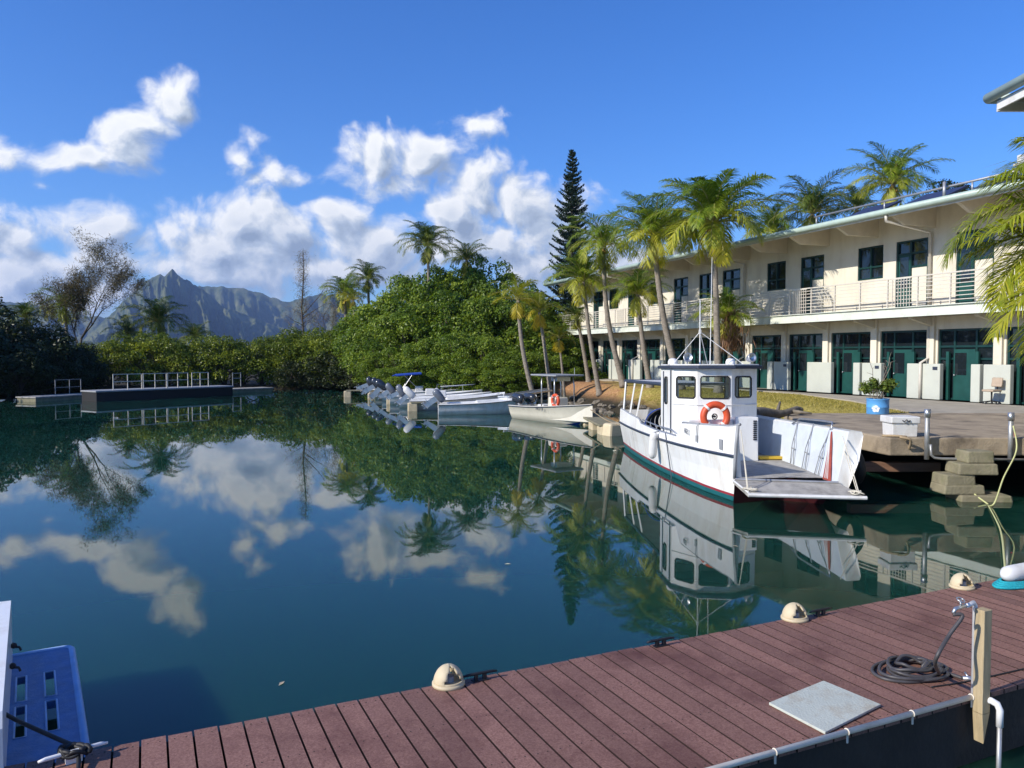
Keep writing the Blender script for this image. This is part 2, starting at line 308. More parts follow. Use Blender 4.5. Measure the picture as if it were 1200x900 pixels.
# ------------------------------------------------------------------ mesh helpers
class MB:
    def __init__(s): s.v = []; s.f = []; s.mi = []; s.cur = 0; s.tone = []
    def add(s, vs, fs, tone=None):
        o = len(s.v); s.v += [tuple(v) for v in vs]
        for f in fs: s.f.append([o + i for i in f]); s.mi.append(s.cur); s.tone.append(tone if tone is not None else .5)
        return s
    def box(s, c, size, M=None, tone=None, taper=1.0):
        a, b, d = [q / 2 for q in size]
        vs = [Vector((x * a * (taper if z > 0 else 1), y * b * (taper if z > 0 else 1), z * d)) for z in (-1, 1) for x, y in ((-1, -1), (1, -1), (1, 1), (-1, 1))]
        c = Vector(c)
        vs = [(M @ v if M else v) + c for v in vs]
        return s.add(vs, [(3, 2, 1, 0), (4, 5, 6, 7), (0, 1, 5, 4), (1, 2, 6, 5), (2, 3, 7, 6), (3, 0, 4, 7)], tone)
    def bar(s, p, q, wd, ht, up=(0, 0, 1)):
        p, q = Vector(p), Vector(q); d = q - p; L = d.length; d.normalize()
        u = Vector(up); sd_ = d.cross(u)
        if sd_.length < 1e-4: sd_ = d.cross(Vector((1, 0, 0)))
        sd_.normalize(); u = sd_.cross(d)
        M = Matrix((d, sd_, u)).transposed()
        return s.box((p + q) / 2, (L, wd, ht), M)
    def tube(s, pts, r, n=8, cap=True):
        pts = [Vector(p) for p in pts]; k = len(pts)
        rs = r if isinstance(r, (list, tuple)) else [r] * k
        vs = []; prev = None
        for i, p in enumerate(pts):
            d = (pts[min(i + 1, k - 1)] - pts[max(i - 1, 0)])
            if d.length < 1e-9: d = Vector((0, 0, 1))
            d.normalize()
            if prev is None:
                a = d.cross(Vector((0, 0, 1)));
                if a.length < .05: a = d.cross(Vector((1, 0, 0)))
            else: a = prev - d * prev.dot(d)
            a.normalize(); prev = a; b = d.cross(a)
            for j in range(n):
                t = 2 * math.pi * j / n; vs.append(p + (a * math.cos(t) + b * math.sin(t)) * rs[i])
        fs = [(i * n + j, i * n + (j + 1) % n, (i + 1) * n + (j + 1) % n, (i + 1) * n + j) for i in range(k - 1) for j in range(n)]
        if cap: fs += [tuple(range(n))[::-1], tuple((k - 1) * n + j for j in range(n))]
        return s.add(vs, fs)
    def lathe(s, prof, c=(0, 0, 0), n=24, M=None):
        c = Vector(c); vs = []
        for (r, z) in prof:
            for j in range(n):
                t = 2 * math.pi * j / n; v = Vector((r * math.cos(t), r * math.sin(t), z)); vs.append((M @ v if M else v) + c)
        k = len(prof)
        fs = [(i * n + j, i * n + (j + 1) % n, (i + 1) * n + (j + 1) % n, (i + 1) * n + j) for i in range(k - 1) for j in range(n)]
        return s.add(vs, fs)
    def torus(s, c, r1, r2, M=None, n=32, m=12, a0=0, a1=2 * math.pi):
        full = abs(a1 - a0 - 2 * math.pi) < 1e-6; c = Vector(c); vs = []
        k = n if full else n + 1
        for i in range(k):
            t = a0 + (a1 - a0) * i / n
            for j in range(m):
                q = 2 * math.pi * j / m; v = Vector(((r1 + r2 * math.cos(q)) * math.cos(t), (r1 + r2 * math.cos(q)) * math.sin(t), r2 * math.sin(q)))
                vs.append((M @ v if M else v) + c)
        fs = [(i * m + j, ((i + 1) % k) * m + j, ((i + 1) % k) * m + (j + 1) % m, i * m + (j + 1) % m) for i in range(n) for j in range(m)]
        return s.add(vs, fs)
    def prism(s, poly, z0, z1, M=None, c=(0, 0, 0)):
        c = Vector(c); n = len(poly)
        vs = [Vector((x, y, z0)) for x, y in poly] + [Vector((x, y, z1)) for x, y in poly]
        vs = [(M @ v if M else v) + c for v in vs]
        return s.add(vs, [tuple(range(n))[::-1], tuple(range(n, 2 * n))] + [(i, (i + 1) % n, n + (i + 1) % n, n + i) for i in range(n)])
    def grid(s, rows):
        n = len(rows[0]); vs = [p for r in rows for p in r]
        return s.add(vs, [(i * n + j, i * n + j + 1, (i + 1) * n + j + 1, (i + 1) * n + j) for i in range(len(rows) - 1) for j in range(n - 1)])
    def ball(s, c, r, n=12, m=8, sc=(1, 1, 1), M=None):
        prof = [(math.sin(math.pi * i / m), -math.cos(math.pi * i / m)) for i in range(m + 1)]
        vs = []; c = Vector(c)
        for (a, z) in prof:
            for j in range(n):
                t = 2 * math.pi * j / n; v = Vector((a * math.cos(t) * r * sc[0], a * math.sin(t) * r * sc[1], z * r * sc[2])); vs.append((M @ v if M else v) + c)
        return s.add(vs, [(i * n + j, i * n + (j + 1) % n, (i + 1) * n + (j + 1) % n, (i + 1) * n + j) for i in range(m) for j in range(n)])
def link(name, me, parent=None):
    o = bpy.data.objects.new(name, me); COL.objects.link(o)
    if parent is not None: o.parent = parent
    return o
def wloc(o):
    v = Vector((0, 0, 0))
    while o is not None: v += o.location; o = o.parent
    return v
def build(name, mb, mats, parent=None, world=True, smooth=False, bevel=0, origin=None):
    """one mesh object; world=True means the mb coordinates are world ones"""
    me = bpy.data.meshes.new(name)
    off = Vector((0, 0, 0))
    if parent is not None and world: off = wloc(parent)
    if parent is None and world:
        off = Vector(origin) if origin is not None else Vector(((min(v[0] for v in mb.v) + max(v[0] for v in mb.v)) / 2, (min(v[1] for v in mb.v) + max(v[1] for v in mb.v)) / 2, min(v[2] for v in mb.v)))
    me.from_pydata([(v[0] - off.x, v[1] - off.y, v[2] - off.z) for v in mb.v], [], mb.f)
    for m_ in (mats if isinstance(mats, (list, tuple)) else [mats]): me.materials.append(m_)
    if max(mb.mi, default=0): me.polygons.foreach_set('material_index', mb.mi)
    if smooth: me.shade_smooth() if smooth is True else me.polygons.foreach_set('use_smooth', [True] * len(me.polygons))
    if any(t != .5 for t in mb.tone):
        a = me.attributes.new('tone', 'FLOAT', 'FACE'); a.data.foreach_set('value', mb.tone)
    me.update()
    o = link(name, me, parent)
    if parent is None and world: o.location = off
    if bevel:
        b = o.modifiers.new('bevel', 'BEVEL'); b.width = bevel; b.segments = 2; b.limit_method = 'ANGLE'; b.angle_limit = R(40)
    if smooth == 'auto' or (smooth and bevel): pass
    return o
def tag(o, label=None, cat=None, group=None, kind=None):
    if label: o['label'] = label
    if cat: o['category'] = cat
    if group: o['group'] = group
    if kind: o['kind'] = kind
    return o
def thing(name, label, cat, loc=(0, 0, 0), rz=0, group=None):
    o = bpy.data.objects.new(name, None); COL.objects.link(o); o.location = loc; o.rotation_euler = (0, 0, rz); o.empty_display_size = .2
    return tag(o, label, cat, group)
def struct(name, mb, m, origin=(0, 0, 0), **k): return tag(build(name, mb, m, None, origin=origin, **k), kind='structure')
def children(o): return [c for c in COL.objects if c.parent == o]
def dup(root, loc, rz, label, group=None, scale=None):
    r = root.copy(); COL.objects.link(r); r.location = loc; r.rotation_euler = (0, 0, rz); r['label'] = label
    if group: r['group'] = group
    if scale: r.scale = (scale,) * 3
    for ch in list(children(root)):
        c = ch.copy(); COL.objects.link(c); c.parent = r
        for g in list(children(ch)):
            d = g.copy(); COL.objects.link(d); d.parent = c
    return r
def lettering(txt, size, m, parent, loc, rot, depth=.003, name='lettering'):
    cu = bpy.data.curves.new('lettering', 'FONT'); cu.body = txt; cu.size = size; cu.extrude = depth; cu.align_x = 'CENTER'; cu.align_y = 'CENTER'
    tmp = bpy.data.objects.new('lettering_source', cu); COL.objects.link(tmp)
    dg = bpy.context.evaluated_depsgraph_get(); me = bpy.data.meshes.new_from_object(tmp.evaluated_get(dg))
    bpy.data.objects.remove(tmp); bpy.data.curves.remove(cu)
    me.materials.clear(); me.materials.append(m)
    o = link(name, me, parent); o.location = loc; o.rotation_euler = rot
    return o
def leafmesh(name, P, N, Dr, L, Wd, tone, m):
    """many separate diamond leaves as one mesh: centres P, normals N, long axis Dr"""
    n = len(P); S = np.cross(N, Dr); S /= (np.linalg.norm(S, axis=1, keepdims=True) + 1e-9)
    Dr = np.cross(S, N); Dr /= (np.linalg.norm(Dr, axis=1, keepdims=True) + 1e-9)
    L = np.reshape(L, (-1, 1)); Wd = np.reshape(Wd, (-1, 1))
    V = np.empty((n, 4, 3)); V[:, 0] = P - Dr * L / 2; V[:, 1] = P + S * Wd / 2 + N * Wd * .12; V[:, 2] = P + Dr * L / 2; V[:, 3] = P - S * Wd / 2 + N * Wd * .12
    return quads(name, V.reshape(-1, 3), tone, m)
def quads(name, V, tone, m):
    n = len(V) // 4; me = bpy.data.meshes.new(name)
    me.vertices.add(4 * n); me.vertices.foreach_set('co', V.astype(np.float32).ravel())
    me.loops.add(4 * n); me.loops.foreach_set('vertex_index', np.arange(4 * n, dtype=np.int32))
    me.polygons.add(n); me.polygons.foreach_set('loop_start', np.arange(0, 4 * n, 4, dtype=np.int32)); me.polygons.foreach_set('loop_total', np.full(n, 4, dtype=np.int32))
    me.update(calc_edges=True)
    a = me.attributes.new('tone', 'FLOAT', 'FACE'); a.data.foreach_set('value', np.clip(tone, 0, 1).astype(np.float32))
    me.materials.append(m); return me
RN = np.random.RandomState(3)
def unit(a): return a / (np.linalg.norm(a, axis=-1, keepdims=True) + 1e-9)
def crown(name, m, clumps, per, L=.17, up=.55, seed=0, fill=.25):
    """clumps: (x,y,z,r); leaves sit on the clump surfaces, mostly facing out and up"""
    rn = np.random.RandomState(seed); Ps = []; Ns = []; T = []
    for (x, y, z, r) in clumps:
        k = int(per * (r ** 1.6)); d = unit(rn.normal(size=(k, 3))); d[:, 2] = np.where(d[:, 2] < -.5, -d[:, 2], d[:, 2])
        rad = r * (1 - fill * rn.rand(k, 1) ** 1.4) * (1 + .22 * np.sin(d[:, :1] * 7 + x * 3) * np.cos(d[:, 1:2] * 6 + y * 2))
        Ps.append(np.array([[x, y, z]]) + d * rad * np.array([[1, 1, .82]])); Ns.append(unit(d + np.array([[0, 0, up]]) + .65 * rn.normal(size=(k, 3))))
        T.append(.46 + .42 * (rn.rand() - .5) + .55 * (rn.rand(k) - .5))
    P = np.vstack(Ps); N = np.vstack(Ns); T = np.concatenate(T); n = len(P)
    return leafmesh(name, P, N, rn.normal(size=(n, 3)), L * (.7 + .6 * rn.rand(n)), L * .55 * (.7 + .6 * rn.rand(n)), T, m)
def lumpy(rx, ry, z0, z1, nc, rc, seed):
    rn = random.Random(seed); out = []
    for i in range(nc):
        for _ in range(30):
            x, y, z = rn.uniform(-1, 1), rn.uniform(-1, 1), rn.uniform(-1, 1)
            q = x * x + y * y + z * z
            if .35 < q < 1: break
        out.append((x * rx, y * ry, (z0 + z1) / 2 + z * (z1 - z0) / 2, rc * rn.uniform(.6, 1.35)))
    return out

# ------------------------------------------------------------------ terrain, water, mountains
LAG = [(-70, -40), (-62, 10), (-52, 38), (-40, 55), (-28, 62), (-20, 66), (-12, 68), (-5, 62), (0, 54.5), (2.6, 47.5), (4.6, 40.5), (6.2, 34.5), (7.2, 28), (8.6, 22.5), (12, 20.5), (40, 19.5), (40, -40)]
def sdist(X, Y):
    P = np.array(LAG, float); Q = np.roll(P, -1, axis=0); dm = np.full(X.shape, 1e9); ins = np.zeros(X.shape, bool)
    for (ax, ay), (bx_, by_) in zip(P, Q):
        ex, ey = bx_ - ax, by_ - ay; t = np.clip(((X - ax) * ex + (Y - ay) * ey) / (ex * ex + ey * ey), 0, 1)
        dm = np.minimum(dm, np.hypot(X - ax - t * ex, Y - ay - t * ey))
        cr_ = ((ay > Y) != (by_ > Y)) & (X < (bx_ - ax) * (Y - ay) / (by_ - ay + 1e-12) + ax); ins ^= cr_
    return np.where(ins, -dm, dm)
def th(X, Y):
    s = sdist(X, Y); wob = .25 * np.sin(X * 1.7 + Y * .9) + .2 * np.sin(X * 3.1 - Y * 2.3)
    s = s + wob * np.clip(1.5 - np.abs(s) / 3, 0, 1)
    t = np.clip((s + .6) / 3.6, 0, 1); t = np.where(s > 0, t ** .62, t)
    h = -1.4 + 2.56 * np.clip(t, 0, 1)
    h = np.where(Y > 52, np.minimum(h, .35 + .0 * Y + .8 * np.clip((X + 5) / 5, 0, 1)), h)
    bump = .035 * np.sin(X * 2.1) * np.sin(Y * 1.7)
    return h + np.where((s > 3), bump * np.clip(1 - (X - 6) / 6, 0, 1), bump)
xs = np.concatenate([[-6000, -3000, -1200, -500, -200, -110], np.arange(-72, 42, .6), [60, 110, 200, 500, 1200, 3000, 6000]])
ys = np.concatenate([[-800, -200, -80], np.arange(-42, 84, .6), [95, 120, 180, 300, 600, 1200, 2500, 4500, 7000]])
XX, YY = np.meshgrid(xs, ys); ZZ = th(XX, YY)
mb = MB(); mb.v = [tuple(q) for q in np.stack([XX.ravel(), YY.ravel(), ZZ.ravel()], 1).tolist()]
nx_ = len(xs); mb.f = [(j * nx_ + i, j * nx_ + i + 1, (j + 1) * nx_ + i + 1, (j + 1) * nx_ + i) for j in range(len(ys) - 1) for i in range(nx_ - 1)]
mb.mi = [0] * len(mb.f); mb.tone = [.5] * len(mb.f)
struct('ground', mb, GROUND, smooth=True)
mb = MB(); mb.add([(-75, -42, 0), (42, -42, 0), (42, 72, 0), (-75, 72, 0)], [(0, 1, 2, 3)])
struct('water', mb, WATER)
def gz(x, y): return float(th(np.array([[x]], float), np.array([[y]], float))[0, 0])

def mountain(name, prof, dist, depth, seed, rough, n=300):
    rn = np.random.RandomState(seed)
    pxs = np.linspace(prof[0][0], prof[-1][0], n); h = np.interp(pxs, [a for a, _ in prof], [b for _, b in prof])
    m_ = 90; V = []; fr = [rn.uniform(0, 6.28) for _ in range(14)]
    for j in range(m_ + 1):
        v = j / m_                                     # 0 foot, 1 ridge, then behind
        for i in range(n):
            y = dist - depth * (1 - v); px = pxs[i]; x = 0
            top = EYE.z + (415 - h[i]) / F_ * dist * (.93 + .04 * noise.fractal(Vector((px * .09, seed, 0)), .8, 2.1, 4))
            u = px * .055
            warp = 1.3 * math.sin(u * .5 + fr[0]) + .6 * math.sin(u * 1.3 + fr[1] + v * 2.2) + .4 * math.sin(v * 6 + fr[3] + u * .3)
            nz = noise.fractal(Vector((u * .9, v * 3.2, seed)), .9, 2.1, 5)
            rid = 1 - abs(math.sin(u * 1.5 + warp + nz * .5 + fr[2])); rid2 = 1 - abs(math.sin(u * 4.1 + warp * 1.8 + nz * 1.2 + fr[4])); rid3 = 1 - abs(math.sin(u * 10 + warp * 3 + nz * 2.5 + fr[5]))
            g = v ** 1.35 * .9 + .10 * v
            amp = math.sin(math.pi * min(1, v * 1.0)) ** .7
            fl = .50 * rid ** 1.3 + .33 * rid2 + .20 * rid3 - .45 + .35 * nz
            z = top * g + top * rough * amp * fl * .75 + top * .03 * nz * min(1, v * 3) * (1 if v < .97 else .35)
            y -= depth * .16 * amp * fl
            x = (px - 600) / F_ * y
            V.append((x, y, max(min(z, top * (v ** .6 + .02)), -2)))
    for i in range(n): V.append((V[m_ * n + i][0], dist + depth * .6, -2))
    mb = MB(); mb.v = V; mb.f = [(j * n + i, j * n + i + 1, (j + 1) * n + i + 1, (j + 1) * n + i) for j in range(m_ + 1) for i in range(n - 1)]
    mb.mi = [0] * len(mb.f); mb.tone = [.5] * len(mb.f)
    struct(name, mb, MOUNT, smooth=True, origin=(0, dist, 0))
mountain('mountain_peak', [(60, 412), (100, 396), (130, 366), (150, 345), (163, 332), (176, 322), (190, 315), (203, 311), (214, 318), (232, 329), (246, 340), (262, 356), (290, 366), (320, 378), (350, 388), (400, 402), (450, 412)], 3500, 1100, 5, .42)
mountain('mountain_ridge', [(-260, 350), (-160, 345), (-80, 352), (0, 349), (30, 351), (60, 356), (100, 366), (140, 372), (200, 350), (235, 330), (262, 331), (290, 333), (318, 343), (336, 350), (356, 345), (376, 339), (392, 341), (420, 355), (460, 380), (520, 398), (600, 410)], 4400, 1100, 9, .34)
mountain('foothill', [(-260, 350), (-120, 362), (0, 366), (20, 372), (60, 392), (110, 400), (160, 404), (250, 400), (320, 399), (420, 405), (560, 412)], 2200, 700, 2, .25)

# ------------------------------------------------------------------ the long two-storey building (local: x along the front, y out to the water, z up)
BZ = 1.2; BROT = math.atan2(.936, -.351); B0 = (18.3, 28.0, BZ)
T0, T1 = -13.0, 37.6
bld = thing('building', 'long cream two storey building with teal doors, green gutter and railed balcony', 'building', B0, BROT)
def bpart(name, mb, m, parent=None, **k): return build(name, mb, m, parent or bld, world=False, **k)
def panels(mb, t0, t1, z0, z1, y, th_, holes):
    ts = sorted({t0, t1, *[h[0] for h in holes], *[h[1] for h in holes]}); ts = [t for t in ts if t0 <= t <= t1]
    for a, b in zip(ts, ts[1:]):
        c = (a + b) / 2; zz = [z0]
        hs = sorted([h for h in holes if h[0] < c < h[1]], key=lambda h: h[2]); cur = z0
        for h in hs:
            if h[2] > cur: mb.box(((a + b) / 2, y - th_ / 2, (cur + h[2]) / 2), (b - a, th_, h[2] - cur))
            cur = h[3]
        if cur < z1: mb.box(((a + b) / 2, y - th_ / 2, (cur + z1) / 2), (b - a, th_, z1 - cur))
LOWC = [2.45 + 2.92 * k for k in range(-5, 12)]
low = [(c - 1.2, c + 1.2, 0.0, 2.79) for c in LOWC]
UPD = [2.1 - 5.84 - 2.9, 2.1, 5.0, 10.82, 17.2, 22.3, 28.2, 33.6, -3.7, -9.5]; UPS = [7.2, 13.42, 19.6, 25.27, 31.1, -.8]
up_ = [(c - .8, c + .8, 3.63, 6.53) for c in UPD] + [(c - .72, c + .72, 5.08, 6.53) for c in UPS]
mb = MB(); panels(mb, T0, T1, 0, 3.35, 0, .25, low); panels(mb, T0, T1, 3.35, 7.72, -.003, .25, up_)
mb.box((T1 - .12, -5.2, 3.86), (.24, 9.9, 7.7)); mb.box((T0 + .12, -5.2, 3.86), (.24, 9.9, 7.7)); mb.box(((T0 + T1) / 2, -10.1, 3.86), (T1 - T0, .25, 7.7))
bpart('wall', mb, CREAM)
mb = MB(); mb.box(((T0 + T1) / 2, -3.1, 3.4), (T1 - T0 - .6, 5.6, .3)); bpart('inner_floor', mb, CONCL)
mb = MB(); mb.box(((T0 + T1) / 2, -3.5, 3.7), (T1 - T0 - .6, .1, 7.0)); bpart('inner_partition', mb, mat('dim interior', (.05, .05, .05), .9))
# pilasters between the ground floor openings
for c in LOWC:
    mb = MB(); mb.box((c + 1.46, .06, 1.66), (.34, .12, 3.3)); bpart('pilaster', mb, CREAM, bevel=.01)
for k, c in enumerate(LOWC):
    a, b = c - 1.2, c + 1.2
    w_ = MB()
    for x in (a + .04, a + .74, c + .49, b - .04): w_.box((x, -.12, 1.4), (.08, .1, 2.78))
    for z in (.04, 1.62, 2.1, 2.75): w_.box((c, -.122, z), (2.4, .094, .08))
    fo = bpart('window', w_, GREEN)
    g_ = MB(); g_.box((c, -.15, 1.4), (2.34, .02, 2.72)); bpart('pane', g_, GLASS, fo)
    d_ = MB(); dx = c + .05; d_.box((dx - .03, -.06, 1.0), (.92, .06, 1.98)); do = bpart('door', d_, GREEND, bevel=.006)
    g_ = MB(); g_.box((dx + .12, -.025, 1.42), (.5, .012, .86)); bpart('pane', g_, GLASS, do)
    g_ = MB(); g_.ball((dx + .36, .02, .98), .035); g_.tube([(dx + .36, -.03, .98), (dx + .36, .02, .98)], .012); bpart('handle', g_, ALU, do, smooth=True)
    for x in (dx + .62, dx - .66): w_ = MB(); w_.box((x, .04, .95), (.13, .10, 1.9)); bpart('door_jamb', w_, GREEND)
    # low smooth panels between the doors
    nx2 = c + 2.92
    s_ = c + .62; e_ = nx2 - .62
    split = (k % 2 == 0)
    segs = [(s_ + .06, (s_ + e_) / 2 + .28), ((s_ + e_) / 2 + .42, e_ - .04)] if split else [(s_ + .06, e_ - .04)]
    for (p0, p1) in segs:
        w_ = MB(); w_.box(((p0 + p1) / 2, .36, .71), (p1 - p0, .2, 1.42)); bpart('screen_wall', w_, PANEL, bevel=.025)
for c in UPD:
    w_ = MB()
    for x in (c - .76, c + .08, c + .76): w_.box((x, -.1, 5.08), (.08, .12, 2.88))
    for z in (5.98, 6.49, 3.67): w_.box((c, -.102, z), (1.6, .112, .08))
    w_.box((c - .34, -.1, 5.42), (.76, .1, .08))
    fo = bpart('window', w_, GREEN); g_ = MB(); g_.box((c - .34, -.13, 5.78), (.8, .02, 1.4)); g_.box((c + .44, -.13, 6.24), (.72, .02, .46)); bpart('pane', g_, GLASS, fo)
    w_ = MB(); w_.box((c - .34, -.11, 4.55), (.76, .06, 1.76)); bpart('spandrel', w_, CREAM)
    d_ = MB(); d_.box((c + .42, -.10, 4.82), (.62, .05, 2.3)); do = bpart('door', d_, GREEND); g_ = MB(); g_.box((c + .42, -.07, 5.2), (.44, .012, 1.3)); bpart('pane', g_, GLASS, do)
    g_ = MB(); g_.tube([(c + .2, -.06, 4.7), (c + .2, -.01, 4.7), (c + .3, -.01, 4.7)], .014); bpart('handle', g_, ALU, do)
for c in UPS:
    w_ = MB()
    for x in (c - .69, c, c + .69): w_.box((x, -.1, 5.8), (.07, .12, 1.45))
    for z in (5.12, 5.62, 6.49): w_.box((c, -.102, z), (1.44, .112, .07))
    fo = bpart('window', w_, GREEN); g_ = MB(); g_.box((c, -.13, 5.8), (1.38, .02, 1.38)); bpart('pane', g_, GLASS, fo)
for c, dx_ in ((2.45, 1.6), (5.37, 1.5), (11.21, 1.35)):
    mb = MB(); mb.box((c - dx_ + .55 if False else c + .9, .468, 1.24), (.22, .012, .13)); bpart('sign_plate', mb, NAVY)
# balcony
OV = 1.5
mb = MB(); mb.box(((T0 + T1) / 2, OV / 2, 3.45), (T1 - T0, OV, .30)); bpart('balcony_floor', mb, CONCL)
mb = MB(); mb.box(((T0 + T1) / 2, OV + .04, 3.45), (T1 - T0, .085, .37)); mb.box(((T0 + T1) / 2, OV + .07, 3.645), (T1 - T0, .2, .03)); bpart('balcony_edge', mb, SLABG)
mb = MB()
for i in range(int((T1 - T0) / 1.46) + 1): mb.box((T0 + .3 + 1.46 * i, OV - .06, 4.24), (.05, .05, 1.16))
for z in (3.82, 3.97, 4.12, 4.27, 4.42, 4.57, 4.70): mb.box(((T0 + T1) / 2, OV - .06, z), (T1 - T0 - .2, .028, .028))
mb.box(((T0 + T1) / 2, OV - .06, 4.83), (T1 - T0 - .2, .07, .05)); bpart('railing', mb, RAIL)
for c in (5.0, 10.82, 17.2, 22.3, 28.2):
    mb = MB()
    for j in range(7): mb.box((c - 1.3 + j * .14, OV - .02, 4.25), (.022, .022, 1.1))
    mb.box((c - .88, OV - .018, 4.8), (.95, .03, .04)); bpart('railing_gate', mb, RAIL)
for k in range(-5, 12):
    x = 3.91 + 2.92 * k
    mb = MB(); mb.prism([(0, 3.28), (OV * .8, 3.28), (OV * .8, 3.2), (.0, 2.9)], -.09, .09, Matrix(((0, 0, 1), (1, 0, 0), (0, 1, 0))), (x, 0, 0)); bpart('bracket', mb, CREAM)
# roof
EV = 2.4; EZ = 7.3
sl = .19
def rz(o): return EZ + (EV - o) * sl
mb = MB()
for (a, b) in ((T0 - .8, T1 + .4),):
    v = [(a, EV, rz(EV)), (b, EV, rz(EV)), (b, -5.2, rz(-5.2)), (a, -5.2, rz(-5.2)), (a, -12.5, rz(2.1)), (b, -12.5, rz(2.1))]
    vv = v + [(x, y, z + .14) for x, y, z in v]
    mb.add(vv, [(0, 1, 2, 3)[::-1], (3, 2, 5, 4)[::-1], (6, 7, 8, 9), (9, 8, 11, 10), (0, 6, 9, 3)[::-1], (1, 7, 8, 2), (3, 9, 10, 4)[::-1], (2, 8, 11, 5), (0, 1, 7, 6), (5, 4, 10, 11)])
bpart('roof', mb, ROOF)
mb = MB(); mb.add([(T0 - .7, EV - .03, rz(EV) - .02), (T1 + .3, EV - .03, rz(EV) - .02), (T1 + .3, -.1, rz(-.1) - .02), (T0 - .7, -.1, rz(-.1) - .02)], [(0, 1, 2, 3)]); bpart('soffit', mb, SOFFIT)
mb = MB(); mb.tube([(T0 - .9, EV + .10, EZ + .04), (T1 + .5, EV + .10, EZ + .04)], .125, 14); bpart('gutter', mb, GUTTER, smooth='flat')
mb = MB(); mb.box(((T0 + T1) / 2, EV - .012, EZ - .06), (T1 - T0 + 1.1, .05, .16)); bpart('fascia', mb, WHITE2)
x = 1.0 - 2.92 * 5
while x < T1:
    mb = MB(); zz = rz(0) - .04
    mb.prism([(-.05, zz), (EV - .15, rz(EV - .15) - .04), (EV - .15, rz(EV) - .10), (EV - .75, rz(EV) - .42), (-.05, rz(EV) - .42)], -.08, .08, Matrix(((0, 0, 1), (1, 0, 0), (0, 1, 0))), (x, 0, 0))
    bpart('rafter', mb, SOFFIT, bevel=.008)
    x += 2.92
for x in (4.0, 15.9, 27.4):
    mb = MB(); mb.tube([(x, EV + .05, EZ - .05), (x, EV + .05, EZ - .3), (x, .12, EZ - .62), (x, .12, 3.7)], .06, 8); bpart('downpipe', mb, RAIL, smooth=True)
    mb = MB(); mb.tube([(x - .02, .10, 3.25), (x - .02, .10, 1.65), (x - .02, .53, 1.45), (x - .02, .53, 0.02)], .06, 8); bpart('downpipe', mb, RAIL, smooth=True)
# solar water panels on the roof
for k, x in enumerate((.2, 3.2, 6.4)):
    mb = MB(); mb.add([(x, .6, rz(.6) + .2), (x + 2.0, .6, rz(.6) + .2), (x + 2.0, -.9, rz(-.9) + .55), (x, -.9, rz(-.9) + .55), (x, .6, rz(.6) + .12), (x + 2.0, .6, rz(.6) + .12), (x + 2.0, -.9, rz(-.9) + .47), (x, -.9, rz(-.9) + .47)],
        [(0, 1, 2, 3), (4, 7, 6, 5), (0, 4, 5, 1), (1, 5, 6, 2), (2, 6, 7, 3), (3, 7, 4, 0)]); bpart('solar_panel', mb, SOLAR)
mb = MB(); mb.tube([(-4, 1.3, rz(1.3) + .55), (9.2, 1.3, rz(1.3) + .55)], .045, 8)
for x in (-3, 1.2, 5.2, 9.1): mb.tube([(x, 1.3, rz(1.3) + .1), (x, 1.3, rz(1.3) + .55)], .035, 6)
mb.tube([(2.2, 1.5, rz(1.5) + .1), (2.2, 1.5, rz(1.5) + .75)], .06, 8)
bpart('roof_rail', mb, GALV, smooth='flat')
mb = MB(); mb.box((20.5, 1.2, rz(1.2) + .35), (.6, .6, .5)); mb.tube([(20.5, 1.2, rz(1.2) + .5), (20.5, 1.2, rz(1.2) + 1.0)], .16, 10); bpart('roof_vent', mb, GALV)

# nearer wing, only the corner of its roof is in view
wing = thing('building', 'corner of a nearer roof with thick green gutter and cream underside, top right', 'building', (9.1, 15.0, 1.2))
mb = MB(); mb.add([(0, 0, 6.55), (0, -13, 6.55), (13, -13, 6.55), (13, 0, 6.55), (3, -3, 7.6), (3, -10, 7.6), (13, -10, 7.6), (13, -3, 7.6)], [(0, 3, 7, 4)[::-1], (0, 4, 5, 1)[::-1], (1, 5, 6, 2)[::-1], (4, 7, 6, 5)[::-1], (0, 1, 2, 3), (2, 6, 7, 3)]); build('roof', mb, ROOF, wing, False)
mb = MB(); mb.tube([(-.08, .08, 6.64), (-.08, -13, 6.64)], .095, 14); mb.tube([(-.08, .08, 6.64), (13, .08, 6.64)], .095, 14); build('gutter', mb, GUTTER, wing, False, smooth='flat')
mb = MB(); mb.box((6.6, -.02, 6.45), (13.1, .06, .16)); mb.box((.01, -6.6, 6.45), (.05, 13.0, .16)); build('fascia', mb, WHITE2, wing, False)
mb = MB(); mb.box((6.6, -6.4, 6.34), (12.4, 12.0, .1)); mb.box((.9, -.75, 6.2), (1.0, .2, .26)); mb.box((.9, -4.5, 6.2), (1.2, .2, .26)); build('soffit', mb, SOFFIT, wing, False)
mb = MB(); panels(mb, 1.9, 12.6, -2.0, 6.28, -1.6, .2, []); mb.box((1.9, -6.4, 2.1), (.2, 9.4, 8.3)); mb.box((12.5, -6.4, 2.1), (.2, 9.4, 8.3)); build('wall', mb, CREAM, wing, False)

